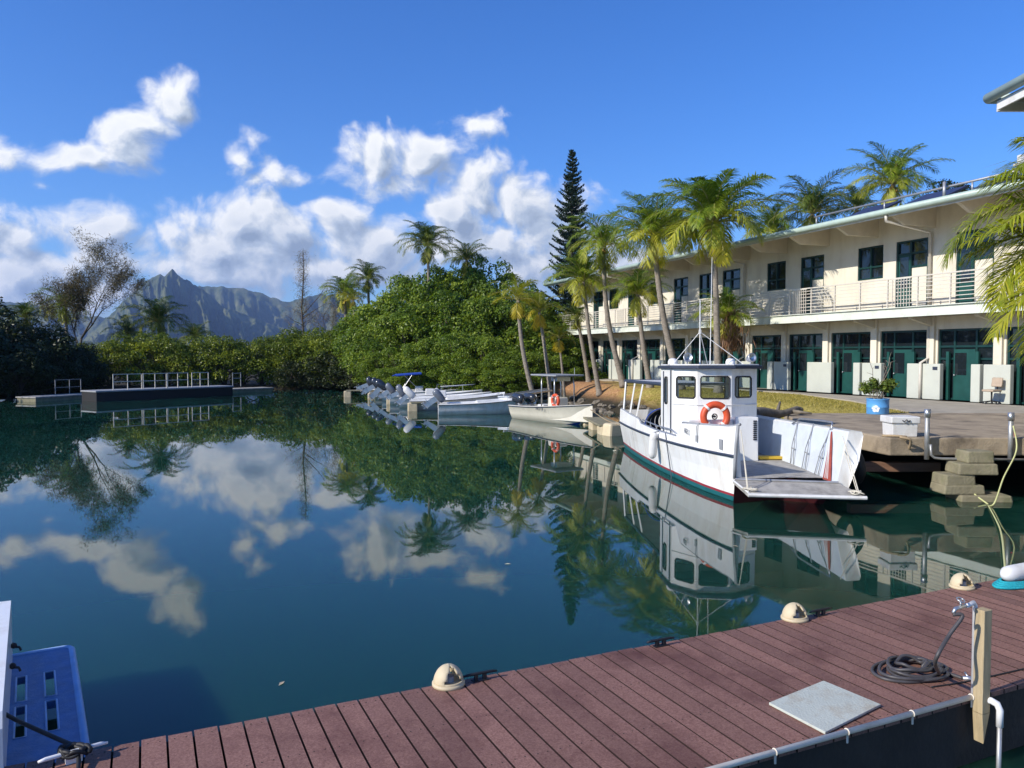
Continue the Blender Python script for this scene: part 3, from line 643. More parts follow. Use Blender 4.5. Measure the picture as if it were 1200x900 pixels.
# cream stair tower with a brick lattice beyond the roof at the right edge
q = D(1192, 205, 40); tw = thing('stair_tower', 'cream stair tower with open brick lattice rising above the roof at right', 'tower', (q.x + 1.1, q.y, 1.2))
mb = MB(); mb.box((-1.9, 0, 4.9), (.5, .5, 9.8)); build('corner_block', mb, CREAM, tw, False, bevel=.04)
mb = MB(); mb.box((.2, 0, 4.5), (3.0, 1.2, 9.0)); build('wall', mb, CREAM, tw, False)
mb = MB()
for z in range(9):
    for x in range(6): mb.box((-1.1 + .52 * x + (.26 if z % 2 else 0), 0, 9.1 + z * .28), (.34, .16, .12))
build('lattice', mb, CREAM, tw, False)
mb = MB(); mb.box((-.72, .25, 10.4), (.3, .3, 3.0)); mb.tube([(-1.6, 0, 9.8), (-1.6, 0, 11)], .05); build('column', mb, WHITE2, tw, False)

# ------------------------------------------------------------------ paths, pier
def lb(t, o, z=0.0):
    return (B0[0] - .351 * t - .936 * o, B0[1] + .936 * t - .351 * o, z)
mb = MB()
pts_w = [lb(t, 0.0) for t in (-13, 37)]; pts_e = [lb(t, 2.9) for t in (37, 20, 10, 5)]
poly = [pts_w[0][:2], pts_w[1][:2]] + [p_[:2] for p_ in pts_e]
# walkway strip plus the wide apron to the right of the lawn
poly = [lb(-13, 0)[:2], lb(37, 0)[:2], lb(37, 1.9)[:2], lb(20, 1.9)[:2], lb(9, 2.2)[:2], (13.2, 30.5), (12.6, 25.6), (12.2, 23.6), (24, 23.6)]
mb.prism([(a, b) for a, b in poly][::-1], 1.0, 1.205); struct('path', mb, CONCL)
pier = thing('concrete_pier', 'weathered concrete pier slab beside the landing craft, planter on it', 'pier', (8, 17, 1.22))
mb = MB(); mb.prism([(7.95, 17.0), (8.02, 16.62), (10.95, 16.62), (10.95, 6), (30, 6), (30, 23.62), (8.2, 23.62), (7.6, 21)], .84, 1.225); build('slab', mb, CONC, pier, bevel=.03)
mb = MB()
mb.box((13, 20.6, .1), (9.6, .4, 1.5)); build('support', mb, DARKW, pier)
p0 = G(1026, 572, .35); p1 = G(1118, 571, .35)
mb = MB(); mb.bar((7.6, 17.6, .47), (9.6, 17.6, .47), .2, .2); build('beam', mb, TIMB, pier)
pc = G(1148, 588, 0)
pl = thing('stone_pile', 'stepped stack of mossy pale stone blocks under the pier', 'stones', (pc.x, pc.y, 0))
for i, (x, y, z, sx_, sy_, sz_) in enumerate([(.15, 0, .02, 1.25, .7, .26), (-.25, .08, .24, 1.0, .6, .2), (-.32, .1, .43, .75, .55, .24), (.05, .1, .66, .95, .6, .24), (.12, .12, .9, .66, .5, .26)]):
    mb = MB(); mb.box((x, y + .3, z - .02), (sx_ * .85, sy_, sz_ * .96), Matrix.Rotation(R(3 * ((i * 7) % 3 - 1)), 3, 'Z'), taper=.95); build('stone', mb, STONE, pl, False, bevel=.03)
# pipe frame on the pier edge
f0 = D(1087, 480, 16.5); f1 = D(1185, 484, 16.5)
pf = thing('pipe_rail', 'low galvanised pipe frame standing along the front of the concrete pier', 'railing', (f0.x, 16.5, .9))
for (f, zb) in ((f0, .78), (f1, .72)):
    mb = MB(); mb.tube([(f.x, 16.5, zb), (f.x, 16.5, f.z)], .05, 10); build('post', mb, GALV, pf, smooth='flat')
    mb = MB(); mb.tube([(f.x, 16.5, f.z - .16), (f.x, 16.5, f.z + .01)], .066, 10); build('cap', mb, ALU, pf, smooth='flat')
mb = MB(); mb.tube([(f0.x + .06, 16.46, 1.1), (f0.x + .07, 16.46, .88), (f0.x + .14, 16.46, .82), (f0.x + .3, 16.46, .80), (f1.x + 1.4, 16.46, .76)], .028, 8); build('rail', mb, GALV, pf, smooth=True)
def rope(name, pts, r, m, label, cat='rope', n=6, sub=10, **k):
    P = []
    pts = [Vector(p_) for p_ in pts]
    for i in range(len(pts) - 1):
        a = pts[max(i - 1, 0)]; b = pts[i]; c = pts[i + 1]; d = pts[min(i + 2, len(pts) - 1)]
        for s in range(sub):
            t = s / sub; P.append(.5 * ((2 * b) + (c - a) * t + (2 * a - 5 * b + 4 * c - d) * t * t + (3 * b - a - 3 * c + d) * t ** 3))
    P.append(pts[-1])
    mb = MB(); mb.tube(P, r, n); o = build(name, mb, m, k.get('parent'), smooth=True, origin=pts[0])
    if not k.get('parent'): tag(o, label, cat)
    return o
rope('rope', [(f1.x, 16.42, 1.5), (f1.x + .0, 16.3, 1.0), D(1176, 560, 15.8), D(1165, 590, 15.3), (G(1155, 592, -.05))], .016, YROPE, 'pale green rope hanging from the right pipe post to the water')
rope('rope', [D(1125, 556, 16.3), D(1140, 577, 16.0), G(1158, 591, .0)], .016, YROPE, 'short pale rope slanting down in front of the stone blocks')
rope('rope', [D(1158, 592, 15.4), D(1172, 620, 13.0), D(1177, 655, 10.4), D(1178, 676, 9.4)], .014, YROPE, 'long pale rope from the water to the fender on the dock')
rope('hose', [D(1189, 505, 17), D(1191, 515, 16.8), D(1198, 513, 16.9), D(1215, 508, 17)], .02, mat('red hose rubber', (.5, .03, .03), .5), 'short red hose on the pier behind the right pipe post', 'hose')
# dock box
bx = G(1061, 512, 1.225)
db = thing('dock_box', 'white dock storage box with overhanging lid on the pier', 'box', (bx.x, bx.y + .25, 1.225), R(-2))
mb = MB(); mb.box((0, 0, .14), (.52, .5, .28), taper=1.04); build('box_body', mb, WHITE2, db, False, bevel=.015)
mb = MB(); mb.box((0, 0, .36), (.62, .58, .15)); build('lid', mb, WHITE2, db, False, bevel=.025)
mb = MB(); mb.tube([(-.08, -.30, .36), (-.05, -.32, .33), (0, -.32, .375), (.05, -.32, .33), (.08, -.30, .36)], .012); build('latch', mb, BLACKR, db, False)
rope('rope', [(bx.x - .45, bx.y + .1, 1.24), (bx.x - .3, bx.y - .1, 1.26), (bx.x - .1, bx.y - .22, 1.25), (bx.x - .25, bx.y - .3, 1.25), (bx.x - .08, bx.y - .36, 1.2), (bx.x - .02, 16.58, 1.0)], .028, TANR, 'tan old rope lying at the foot of the white dock box')
# planter
bx = G(1034, 486, 1.225)
pt = thing('planter', 'sky blue drum planter with a white hibiscus painted on it and a straggly shrub', 'planter', (bx.x, bx.y + .3, 1.225))
mb = MB(); mb.lathe([(0, .0), (.30, .0), (.31, .02), (.31, .2), (.318, .21), (.31, .22), (.31, .42), (.325, .44), (.325, .46), (.295, .46), (.295, .38), (0, .38)], n=36); pot_ = build('pot', mb, POTB, pt, False, smooth=True)
mb = MB()
for k in range(5):
    a = 2 * math.pi * k / 5 + .3; cx_, cz_ = -.17 + .055 * math.cos(a), .17 + .06 * math.sin(a)
    ring = []
    for j in range(8):
        q2 = 2 * math.pi * j / 8; px_, pz_ = cx_ + .04 * math.cos(q2), cz_ + .045 * math.sin(q2); ring.append((px_, -math.sqrt(max(.001, .3125 ** 2 - px_ ** 2)) - .002 - .0 * k, pz_))
    mb.add(ring, [tuple(range(8))])
build('painted_flower', mb, WHITE, pot_, False)
mb = MB(); rn = random.Random(5); tips = []
for k in range(13):
    a = rn.uniform(0, 6.28); L = rn.uniform(.45, .85); p_ = Vector((0.05 * math.cos(a), .05 * math.sin(a), .38)); P = [p_]
    d = Vector((math.cos(a) * .8, math.sin(a) * .6, rn.uniform(.7, 1.6))).normalized()
    for j in range(6): p_ = p_ + d * L / 6; d = (d + Vector((rn.uniform(-.22, .22), rn.uniform(-.22, .22), rn.uniform(-.05, .15)))).normalized(); P.append(p_.copy()); (tips.append((*p_, 0)) if j > 2 else None)
    mb.tube(P, [.014, .013, .011, .010, .008, .006, .004], 5)
for a, L in ((.2, 1.15), (.5, 1.3), (2.4, 1.1), (.9, 1.0)):
    P = [Vector((.05, 0, .38)) + Vector((math.cos(a) * .35 * t, .1 * t, L * t + .0)) + Vector((.04 * math.sin(t * 9), 0, 0)) for t in np.linspace(0, 1, 8)]; mb.tube(P, .009, 5)
    for t in (5, 6, 7): mb.tube([P[t], P[t] + Vector((rn.uniform(-.2, .2), rn.uniform(-.1, .1), rn.uniform(.0, .2)))], .006, 4)
build('stem', mb, BARK, pt, False, smooth=True)
lf = crown('foliage', POTL, [(x, y, z, .12 + .05 * rn.random()) for (x, y, z, _) in tips if z < .98], 1100, .10, .5, 4, .8); link('foliage', lf, pt)
# office chair in front of the panel
def bpt(t, o, z): return lb(t, o, BZ + z)
ch = thing('office_chair', 'worn taupe office chair with a round backrest against the pale panel', 'chair', (17.25, 28.2, 1.21), R(200))
mb = MB()
for k in range(5):
    a = 2 * math.pi * k / 5; mb.bar((0, 0, .11), (.28 * math.cos(a), .28 * math.sin(a), .07), .04, .035)
build('base', mb, BLACKR, ch, False)
for k in range(5):
    a = 2 * math.pi * k / 5; mb = MB(); mb.tube([(.28 * math.cos(a) - .02, .28 * math.sin(a), .03), (.28 * math.cos(a) + .02, .28 * math.sin(a), .03)], .03, 10); build('castor', mb, BLACKR, ch, False)
mb = MB(); mb.tube([(0, 0, .08), (0, 0, .44)], .03); build('column', mb, BLACKR, ch, False)
mb = MB(); mb.box((0, 0, .48), (.46, .46, .08)); build('seat', mb, TAUPE, ch, False, bevel=.035)
mb = MB(); mb.box((-.26, 0, .78), (.07, .42, .34), Matrix.Rotation(R(-10), 3, 'Y')); build('backrest', mb, TAUPE, ch, False, bevel=.033)
mb = MB(); mb.bar((-.1, 0, .44), (-.27, 0, .46), .05, .02); mb.bar((-.27, 0, .46), (-.29, 0, .7), .05, .02); build('back_bar', mb, BLACKR, ch, False)
# fallen log on the lawn
lg0 = G(880, 492, 1.2); lg1 = G(938, 486, 1.2)
mb = MB(); rn = random.Random(3); P = []; rs = []
for i in range(9):
    t = i / 8; q = Vector(lg0).lerp(Vector(lg1), t); P.append((q.x, q.y + .15 * math.sin(t * 6), 1.33 + .05 * math.sin(t * 9))); rs.append(.17 * (1 - .5 * t) * rn.uniform(.85, 1.15))
mb.tube(P, rs, 9); mb.tube([P[4], (P[4][0] + .2, P[4][1] + .3, 1.62)], [.07, .03], 6); mb.tube([P[6], (P[6][0] + .5, P[6][1] - .3, 1.3)], [.07, .03], 6)
tag(build('driftwood_log', mb, ROCK, smooth=True), 'rough grey brown driftwood log lying on the lawn edge', 'log')
# rocks along the bank
rn = random.Random(12); protos = []
for k in range(5):
    mb = MB(); mb.ball((0, 0, 0), .3, 9, 6, (1, .8, .62))
    mb.v = [tuple(Vector(v) * (1 + .22 * math.sin(v[0] * 17 + k) * math.cos(v[1] * 13 + k * 2) + .12 * math.sin(v[2] * 29 + k))) for v in mb.v]
    protos.append(mb)
def rock(k, x, y, z, s, label, group):
    mb = protos[k % 5]
    if not hasattr(mb, 'ob'): mb.ob = build('rock', mb, ROCK, None, False); o = mb.ob
    else: o = mb.ob.copy(); COL.objects.link(o)
    o.location = (x, y, z); o.scale = (s, s * rn.uniform(.8, 1.2), s * rn.uniform(.7, 1.1)); o.rotation_euler = (rn.uniform(-.4, .4), rn.uniform(-.4, .4), rn.uniform(0, 6)); tag(o, label, 'rock', group)
SH = LAG[7:14]; n_ = 0
for (a, b) in zip(SH, SH[1:]):
    L = math.dist(a, b)
    for i in range(int(L * 4.5)):
        t = rn.random(); s = rn.uniform(.35, 1.15); off_ = rn.uniform(-.2, 1.3); dx, dy = (b[0] - a[0]) / L, (b[1] - a[1]) / L
        x, y = a[0] + (b[0] - a[0]) * t - dy * -off_ * 1, a[1] + (b[1] - a[1]) * t + dx * off_ * -1
        x, y = a[0] + (b[0] - a[0]) * t + (-dy) * off_, a[1] + (b[1] - a[1]) * t + dx * off_
        zz = gz(x, y)
        if zz < -.15: zz = -.1
        rock(n_, x, y, zz + .05, s, 'brown rock in the waterline riprap below the red dirt bank', 'rocks along the dirt bank'); n_ += 1
q = G(602, 459, 1.0); rock(2, q.x, q.y, gz(q.x, q.y) + .15, 2.6, 'large pale boulder at the left end of the dirt bank', 'boulders by the mangrove')
q = G(620, 462, .8); rock(1, q.x, q.y, gz(q.x, q.y) + .1, 2.0, 'smaller boulder beside the large one on the bank', 'boulders by the mangrove')

# ------------------------------------------------------------------ near dock (local: x along, y across to the water)
DA = math.atan2(.4229, .9062); DZ = .5
dock = thing('wooden_dock', 'red brown plank dock running across the foreground', 'dock', (0, 0, 0), DA)
S0, S1 = -.86, 12.5; YN, YF = 3.68, 5.54; pitch = .158
mb = MB(); rn = random.Random(4); s = S0
while s < S1:
    tn = rn.random(); e1 = rn.uniform(-.006, .006); n0 = YN + e1 * .5
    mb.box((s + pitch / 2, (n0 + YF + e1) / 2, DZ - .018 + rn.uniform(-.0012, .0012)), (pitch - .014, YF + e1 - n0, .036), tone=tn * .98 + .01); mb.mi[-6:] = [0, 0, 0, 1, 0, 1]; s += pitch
build('deck_boards', mb, [DECK, mat('shade painted board edge', (.035, .016, .013), .9)], dock, False)  # shade of the gaps is put into the colour of the board sides
mb = MB()
s = S0
while s < S1:
    for y in (YN + .07, YN + .62, YN + 1.24, YF - .07):
        for q_ in (-.035, .035): mb.lathe([(0, .0), (.005, .0), (.005, .0015), (0, .0015)], (s + pitch / 2 + q_, y + rn.uniform(-.004, .004), DZ + .0005), 6)
    s += pitch
build('deck_screw', mb, DARKW, dock, False)
mb = MB(); mb.box(((S0 + S1) / 2, YF - .06, .27), (S1 - S0 - .05, .08, .4)); mb.box(((S0 + S1) / 2, YN + .06, .20), (S1 - S0 - .05, .08, .54)); mb.box((S0 + .05, (YN + YF) / 2, .27), (.06, 1.6, .4)); mb.box(((S0 + S1) / 2, (YN + YF) / 2, .44), (S1 - S0 - .2, .1, .05)); build('side_beam', mb, DARKW, dock, False)
for k in range(5):
    mb = MB(); mb.box((S0 + 1.2 + k * 2.6, (YN + YF) / 2, .05), (1.6, 1.4, .5)); build('float', mb, BLACKR, dock, False)
def dl(px, py, z=DZ):
    p_ = G(px, py, z); c, s_ = math.cos(DA), math.sin(DA); return Vector((p_.x * c + p_.y * s_, -p_.x * s_ + p_.y * c, z))
def dw(x, y, z):
    c, s_ = math.cos(DA), math.sin(DA); return Vector((x * c - y * s_, x * s_ + y * c, z))
# beige half-dome dock lights on the outer edge
lab = ['beige dome dock light nearest the camera, on the plank edge', 'beige dome dock light in the middle, behind the pale board', 'beige dome dock light farthest away, next to the white fender']
p3 = [(531, 808), (935, 727), (1126, 688)]
first = None
for k, (px, py) in enumerate(p3):
    q = dl(px, py); q.y = YF - .03
    if first is None:
        t = thing('dock_light', lab[0], 'dock light', dw(q.x, q.y, DZ), DA - R(24), 'dome lights on the dock edge'); first = t
        mb = MB(); n = 28; r = .115; rows = []
        for i in range(11):
            ph = i / 10 * math.pi / 2; rows.append([(r * math.cos(ph) * math.cos(a), r * .95 * math.cos(ph) * math.sin(a), .018 + r * 1.2 * math.sin(ph)) for a in np.linspace(0, 2 * math.pi, n + 1)])
        vs = [p_ for rr in rows for p_ in rr]; fs = []
        for i in range(10):
            for j in range(n):
                a = ((j + .5) / n * 360) % 360
                opening = any(abs((a - c_ + 180) % 360 - 180) < 46 * (1 - i / 9.5) for c_ in (300, 120)) and 1 <= i < 9
                if not opening: fs.append((i * (n + 1) + j, i * (n + 1) + j + 1, (i + 1) * (n + 1) + j + 1, (i + 1) * (n + 1) + j))
        mb.add(vs, fs); sh = build('dome', mb, BEIGE, t, False, smooth=True)
        so_ = sh.modifiers.new('shell', 'SOLIDIFY'); so_.thickness = .012
        mb = MB(); mb.lathe([(0, 0), (.125, 0), (.125, .02), (.11, .026), (0, .026)], n=28); build('base_ring', mb, BEIGE, t, False, smooth='flat')
        mb = MB(); mb.lathe([(0, .026), (.045, .026), (.045, .07), (0, .075)], n=14); build('lamp_body', mb, GRAYP, t, False)
    else: dup(first, dw(q.x, q.y, DZ), DA - R(24 + 14 * k), lab[k])
def cleat(px, py, label):
    q = dl(px, py); q.y = YF - .06
    t = thing('cleat', label, 'cleat', dw(q.x, q.y, DZ), DA, 'black mooring cleats on the dock edge')
    mb = MB(); mb.tube([(-.14, 0, .05), (-.1, 0, .055), (.1, 0, .055), (.14, 0, .05)], [.007, .012, .012, .007], 8); build('horn', mb, BLACKR, t, False, smooth=True)
    mb = MB(); mb.box((-.035, 0, .024), (.025, .03, .05)); mb.box((.035, 0, .024), (.025, .03, .05)); mb.box((0, 0, .004), (.13, .05, .008)); build('foot', mb, BLACKR, t, False)
    return t
cleat(569, 803, 'black cleat right of the nearest dome light'); cleat(776, 758, 'black cleat alone midway along the plank edge'); cleat(961, 721, 'black cleat right of the middle dome light')
# pale board lying on the dock
c4 = [dw(*dl(*p_)) for p_ in ((965, 801), (1032, 829), (967, 862), (901, 827))]
mb = MB(); cc_ = sum(c4, Vector()) / 4; c4 = [Vector((p_.x, p_.y, 0)) for p_ in c4]
mb.add([(p_.x, p_.y, DZ + .006) for p_ in c4] + [(p_.x, p_.y, DZ + .024) for p_ in c4], [(3, 2, 1, 0)[::-1], (4, 5, 6, 7)[::-1], (0, 1, 5, 4)[::-1], (1, 2, 6, 5)[::-1], (2, 3, 7, 6)[::-1], (3, 0, 4, 7)[::-1]])
tag(build('board', mb, BOARD, bevel=.003), 'pale grey green square board with rusty worn edges lying on the planks', 'board')
# cream water pipe along the near edge, with clamps
pp = thing('water_pipe', 'cream plastic pipe clamped along the near edge of the dock', 'pipe', dw(4.0, YN, DZ), DA)
a = dl(1150, 824); 
mb = MB(); mb.tube([(S0 + .1 - 4, -.015, .018), (a.x - 4 + .02, -.015, .018)], .019, 12); build('pipe_run', mb, PVC, pp, False, smooth='flat')
for x in np.arange(-4.2, a.x - 4, .62):
    mb = MB(); mb.torus((x, -.015, .018), .021, .004, Matrix.Rotation(R(90), 3, 'Y'), 16, 6); mb.box((x, -.02, -.03), (.012, .008, .05)); build('clamp', mb, PVC, pp, False)
# post with tap
ps = dl(1158, 826); PX, PY = ps.x + .02, YN - .06
post = thing('tap_post', 'square timber post with pointed foot carrying a white water tap at the dock edge', 'post', dw(PX, PY, .2), DA)
mb = MB(); mb.prism([(-.042, -.038), (.042, -.038), (.042, .038), (-.042, .038)], .22, .97)
mb.add([(-.042, -.038, .22), (.042, -.038, .22), (.042, .038, .22), (-.042, .038, .22), (-.02, -.038, .0), (-.02, .038, .0)], [(0, 1, 4), (2, 3, 5), (1, 2, 5, 4), (3, 0, 4, 5)]); build('post_timber', mb, WOODP, post, False, bevel=.004)
mb = MB(); mb.tube([(.0, .062, .30), (.0, .062, .98), (-.03, .055, 1.005), (-.12, .03, 1.005), (-.15, .03, 1.005)], .016, 10); build('riser', mb, PVCW, post, False, smooth=True)
mb = MB(); mb.tube([(-.15, .03, 1.005), (-.26, .03, 1.0), (-.285, .03, .97)], .013, 10); mb.tube([(-.205, .03, 1.0), (-.205, .03, 1.05)], .007); mb.torus((-.205, .03, 1.055), .026, .005, Matrix.Rotation(R(25), 3, 'X'), 18, 6); mb.bar((-.225, .03, 1.055), (-.185, .03, 1.055), .006, .006); build('tap', mb, ALU, post, False, smooth=True)
# hose: from the tap down to a flat coil
tp = dw(PX - .285, PY + .03, .2 + .96); hc = dl(1066, 787); P = []
P += [tp, D(1128, 722, tp.y - .02), D(1112, 745, tp.y - .05), D(1096, 775, tp.y - .1)]
rn = random.Random(9); cx_, cy_ = hc.x, hc.y - .02
ang0 = R(-60)
for lp in range(7):
    ra, rb = .30 - .026 * lp + rn.uniform(-.02, .02), .20 - .015 * lp + rn.uniform(-.02, .02); ox, oy = rn.uniform(-.05, .05), rn.uniform(-.03, .03)
    for k in range(10):
        a_ = ang0 - k / 10 * 2 * math.pi; P.append(dw(cx_ + ox + ra * math.cos(a_), cy_ + oy + rb * math.sin(a_), DZ + .015 + .012 * lp * (.4 + .6 * abs(math.sin(a_ * 1.5 + lp)))))
e1 = dl(1105, 790); P += [dw(e1.x - .1, e1.y + .1, DZ + .03), dw(e1.x, e1.y + .02, DZ + .016)]; e2 = dl(1128, 797); P.append(dw(e2.x, e2.y, DZ + .015))
hs_ = thing('garden_hose', 'dark grey hose hanging from the tap into a loose coil on the planks', 'hose', dw(cx_, cy_, DZ))
hs_.rotation_euler = (0, 0, 0)
rope('hose_line', P, .0135, HOSE, None, parent=hs_, n=9, sub=6)
mb = MB(); mb.tube([P[-1], P[-1] + Vector((.05, -.01, 0)), P[-1] + Vector((.075, -.01, 0))], [.016, .018, .024], 10); mb.bar(P[-1] + Vector((.04, 0, .01)), P[-1] + Vector((.04, .04, .03)), .012, .012); build('nozzle', mb, ALU, hs_, smooth='flat')
q1 = dl(1092, 806); q2 = dl(1210, 787)
rope('streak', [dw(q1.x, q1.y, DZ + .006), dw((q1.x + q2.x) / 2, (q1.y + q2.y) / 2 + .01, DZ + .006), dw(q2.x + 1.0, q2.y + .02, DZ + .006)], .006, BLACKR, 'thin black cable running over the planks past the post', 'streak')  # thin black tube that stands for a dark line along the planks
# elbow pipe right of the post
a = D(1160, 822, 5.55)
ep = thing('drop_pipe', 'white plastic elbow and grey pipe going down beside the dock post', 'pipe', (a.x, a.y, -.1))
mb = MB(); mb.tube([(a.x - .04, a.y + .06, a.z), (a.x + .01, a.y, a.z + .005), (a.x + .04, a.y - .02, a.z - .01), (a.x + .055, a.y - .03, a.z - .05), (a.x + .055, a.y - .03, a.z - .17)], .024, 12); build('elbow', mb, PVCW, ep, smooth=True)
mb = MB(); mb.tube([(a.x + .055, a.y - .03, a.z - .16), (a.x + .055, a.y - .03, -.3)], .017, 10); build('pipe_run', mb, GALV, ep, smooth='flat')
# fender and turquoise rope at far right
q = dl(1182, 684); fb = dw(q.x + .2, YF - .2, DZ)
fd = thing('fender', 'white cylindrical fender lying on the far right end of the dock', 'fender', fb, DA)
mb = MB(); M_ = Matrix.Rotation(R(90), 3, 'Y'); mb.lathe([(0, -.36), (.03, -.36), (.06, -.33), (.085, -.29), (.09, -.2), (.09, .2), (.085, .29), (.06, .33), (.03, .36), (0, .36)], (0, 0, .125), 20, M_); build('fender_body', mb, WHITE2, fd, False, smooth=True)
P = []
for lp in range(4):
    for k in range(12):
        a_ = k / 12 * 2 * math.pi; P.append(dw(q.x + .16 + (.46 - .03 * lp) * math.cos(a_), YF - .22 + (.15 - .012 * lp) * math.sin(a_), DZ + .018 + .014 * lp))
rope('rope', P, .016, TEALR, 'turquoise rope coiled round the white fender on the dock', sub=4, n=7)
# small white float past the dock
a = D(1195, 838, 6.3)
wf = thing('swim_float', 'white float with a beige rim beyond the post at the right edge', 'float', (a.x + .1, a.y, .1))
mb = MB(); mb.box((a.x + .35, a.y, a.z + .02), (.8, .4, .16)); build('deck', mb, WHITE2, wf, bevel=.03)
mb = MB(); mb.box((a.x + .35, a.y, a.z - .16), (.76, .36, .2)); build('rim', mb, BEIGE, wf, bevel=.03)

# ------------------------------------------------------------------ white boat stern with blue swim platform, lower left
c0 = G(10, 761, .35); c1 = G(82, 757, .35); c2 = G(99, 882, .35)
fw = (Vector(c2) - Vector(c1)); fw.z = 0; fw.normalize(); lt = Vector((fw.y, -fw.x, 0))
ab = thing('motor_boat', 'white motor boat stern with blue swim platform at the lower left edge', 'boat', (c1.x + lt.x * .7, c1.y + lt.y * .7, 0), math.atan2(fw.y, fw.x))
# local x = along platform towards camera, local y = right hand (+) towards open water
lw = .50
def pw(x, y, z): return (x, y, z)
Lp = 2.6
yo = .7
mb = MB(); holes = [(.58, 1.12), (1.22, 1.78)]
for (z, h_) in ((.35, .06),):
    ys_ = [yo - lw + .0, yo - .405, yo - .335, yo - .21, yo - .135, yo]
    xsx = sorted([0, Lp] + [v for h2 in holes for v in h2])
    for i in range(len(xsx) - 1):
        a_, b_ = xsx[i], xsx[i + 1]; hole = any(abs((a_ + b_) / 2 - (h2[0] + h2[1]) / 2) < .05 for h2 in holes)
        for j in range(5):
            if hole and j in (1, 3): continue
            mb.box(((a_ + b_) / 2, (ys_[j] + ys_[j + 1]) / 2, .32), (b_ - a_, ys_[j + 1] - ys_[j], .06))
import_bm = None
plat = build('swim_platform', mb, BLUEPL, ab, False)
mb = MB(); mb.tube([(0.0, yo - lw, .335), (.0, yo - .05, .335), (.02, yo - .01, .335), (.06, yo + .01, .335), (Lp, yo + .01, .335)], .03, 8)
for h2 in holes:
    for (ya, yb) in ((ys_[1], ys_[2]), (ys_[3], ys_[4])):
        mb.tube([(h2[0], ya, .352), (h2[1], ya, .352), (h2[1], yb, .352), (h2[0], yb, .352), (h2[0], ya, .352)], .008, 6)
build('platform_edge', mb, PLATE, plat, False, smooth='flat')
mb = MB(); M_ = Matrix(((1, 0, 0), (0, 0, 1), (0, 1, 0)))
rows = []
for (y, k_) in ((yo - .44, 1.0), (yo - .7, 1.02), (yo - 1.7, 1.06), (yo - 4.0, 1.0), (yo - 5, .8)):
    x0_, x1_ = .02 - (k_ - 1) * 1.2, Lp + (k_ - 1) * 1.2
    if k_ < 1: x0_, x1_ = .8, Lp - .8
    rows.append([(x0_ + .15, y, -.3), (x0_, y, .1), (x0_ - .02, y, .78), (x0_ + .05, y, .86), ((x0_ + x1_) / 2, y, .88), (x1_ - .05, y, .86), (x1_ + .02, y, .78), (x1_, y, .1), (x1_ - .15, y, -.3)])
mb.grid(rows); mb.add(rows[0], [tuple(range(9))]); build('hull', mb, WHITE, ab, False)
mb = MB()
for x in (.45, .95): mb.ball((x, yo - .42, .58), .025, 8, 6); mb.tube([(x, yo - .46, .58), (x, yo - .38, .56), (x, yo - .37, .53)], .01, 6)
build('transom_fitting', mb, BLACKR, ab, False)
q = dl(88, 884); q.y = YF - .12
ct = thing('cleat', 'white cleat wrapped in black rope at the left end of the dock', 'cleat', dw(q.x, q.y, DZ), DA + R(14))
mb = MB(); mb.tube([(-.19, 0, .06), (-.15, 0, .065), (.15, 0, .065), (.19, 0, .06)], [.008, .013, .013, .008], 8); build('horn', mb, PVCW, ct, False, smooth=True)
mb = MB(); mb.box((0, 0, .03), (.09, .04, .06)); build('foot', mb, PVCW, ct, False)
cp = dw(q.x, q.y, DZ); P = [D(-40, 800, cp.y + 1.2), D(0, 833, cp.y + .55)] + [D(50, 858, cp.y + .2)]
for k in range(26):
    a_ = k / 26 * 2 * math.pi * 3; P.append(cp + Vector((.085 * math.cos(a_) * (1 - .01 * k), .05 * math.sin(a_), .07 + .02 * math.sin(a_ * 1.3 + k))))
P.append(cp + Vector((.16, -.25, .015)))
rope('rope', P, .014, BLACKR, 'black mooring rope from the white boat to the left dock cleat', sub=5)

# ------------------------------------------------------------------ landing craft (local: x aft, y to the picture's right, z up; origin at the left prow on the waterline)
LO = G(852, 580); LA = math.atan2(.9936, -.1128)
# x axis = aft (-.188,.982); y axis must be to the right (.982,.188) = -(z cross x): mirror by using negative y
lc = thing('landing_craft', 'white landing craft with a small wheelhouse and an orange life ring, bow ramp down', 'boat', (LO.x, LO.y, 0), LA)
def K(r, a, z): return Vector((a, -r, z))
def hull_left(a):   # outer offset at the gunwale for distance aft
    return float(np.interp(a, [-.25, 0, .5, 1.2, 2.2, 3.7, 5.5, 7, 8.6], [.10, .06, -.06, -.18, -.28, -.36, -.36, -.30, -.17]))
def sheer(a):
    if a < 1.0: return 1.44 - .10 * (a + .25) / 1.25
    if a < 1.9: return 1.34 - .02 * (a - 1)
    return None
def top_l(a): return float(np.interp(a, [-.25, 0, 1, 2.2, 2.5, 4, 5.6, 5.85, 8.6], [1.47, 1.41, 1.36, 1.31, .96, .97, 1.03, 1.14, 1.27]))
AA = [-.25, -.18, -.05, .1, .3, .55, .85, 1.2, 1.7, 2.2, 2.35, 2.5, 3, 3.6, 4.2, 4.4, 4.8, 5.3, 5.6, 5.85, 6.4, 7.2, 8, 8.6]
def stripe(a): return -.05 + .022 * max(0, a)
def rub(a): return .80 + .008 * abs(a - 3)
rows = {k: [] for k in 'abcdef'}
LV = []
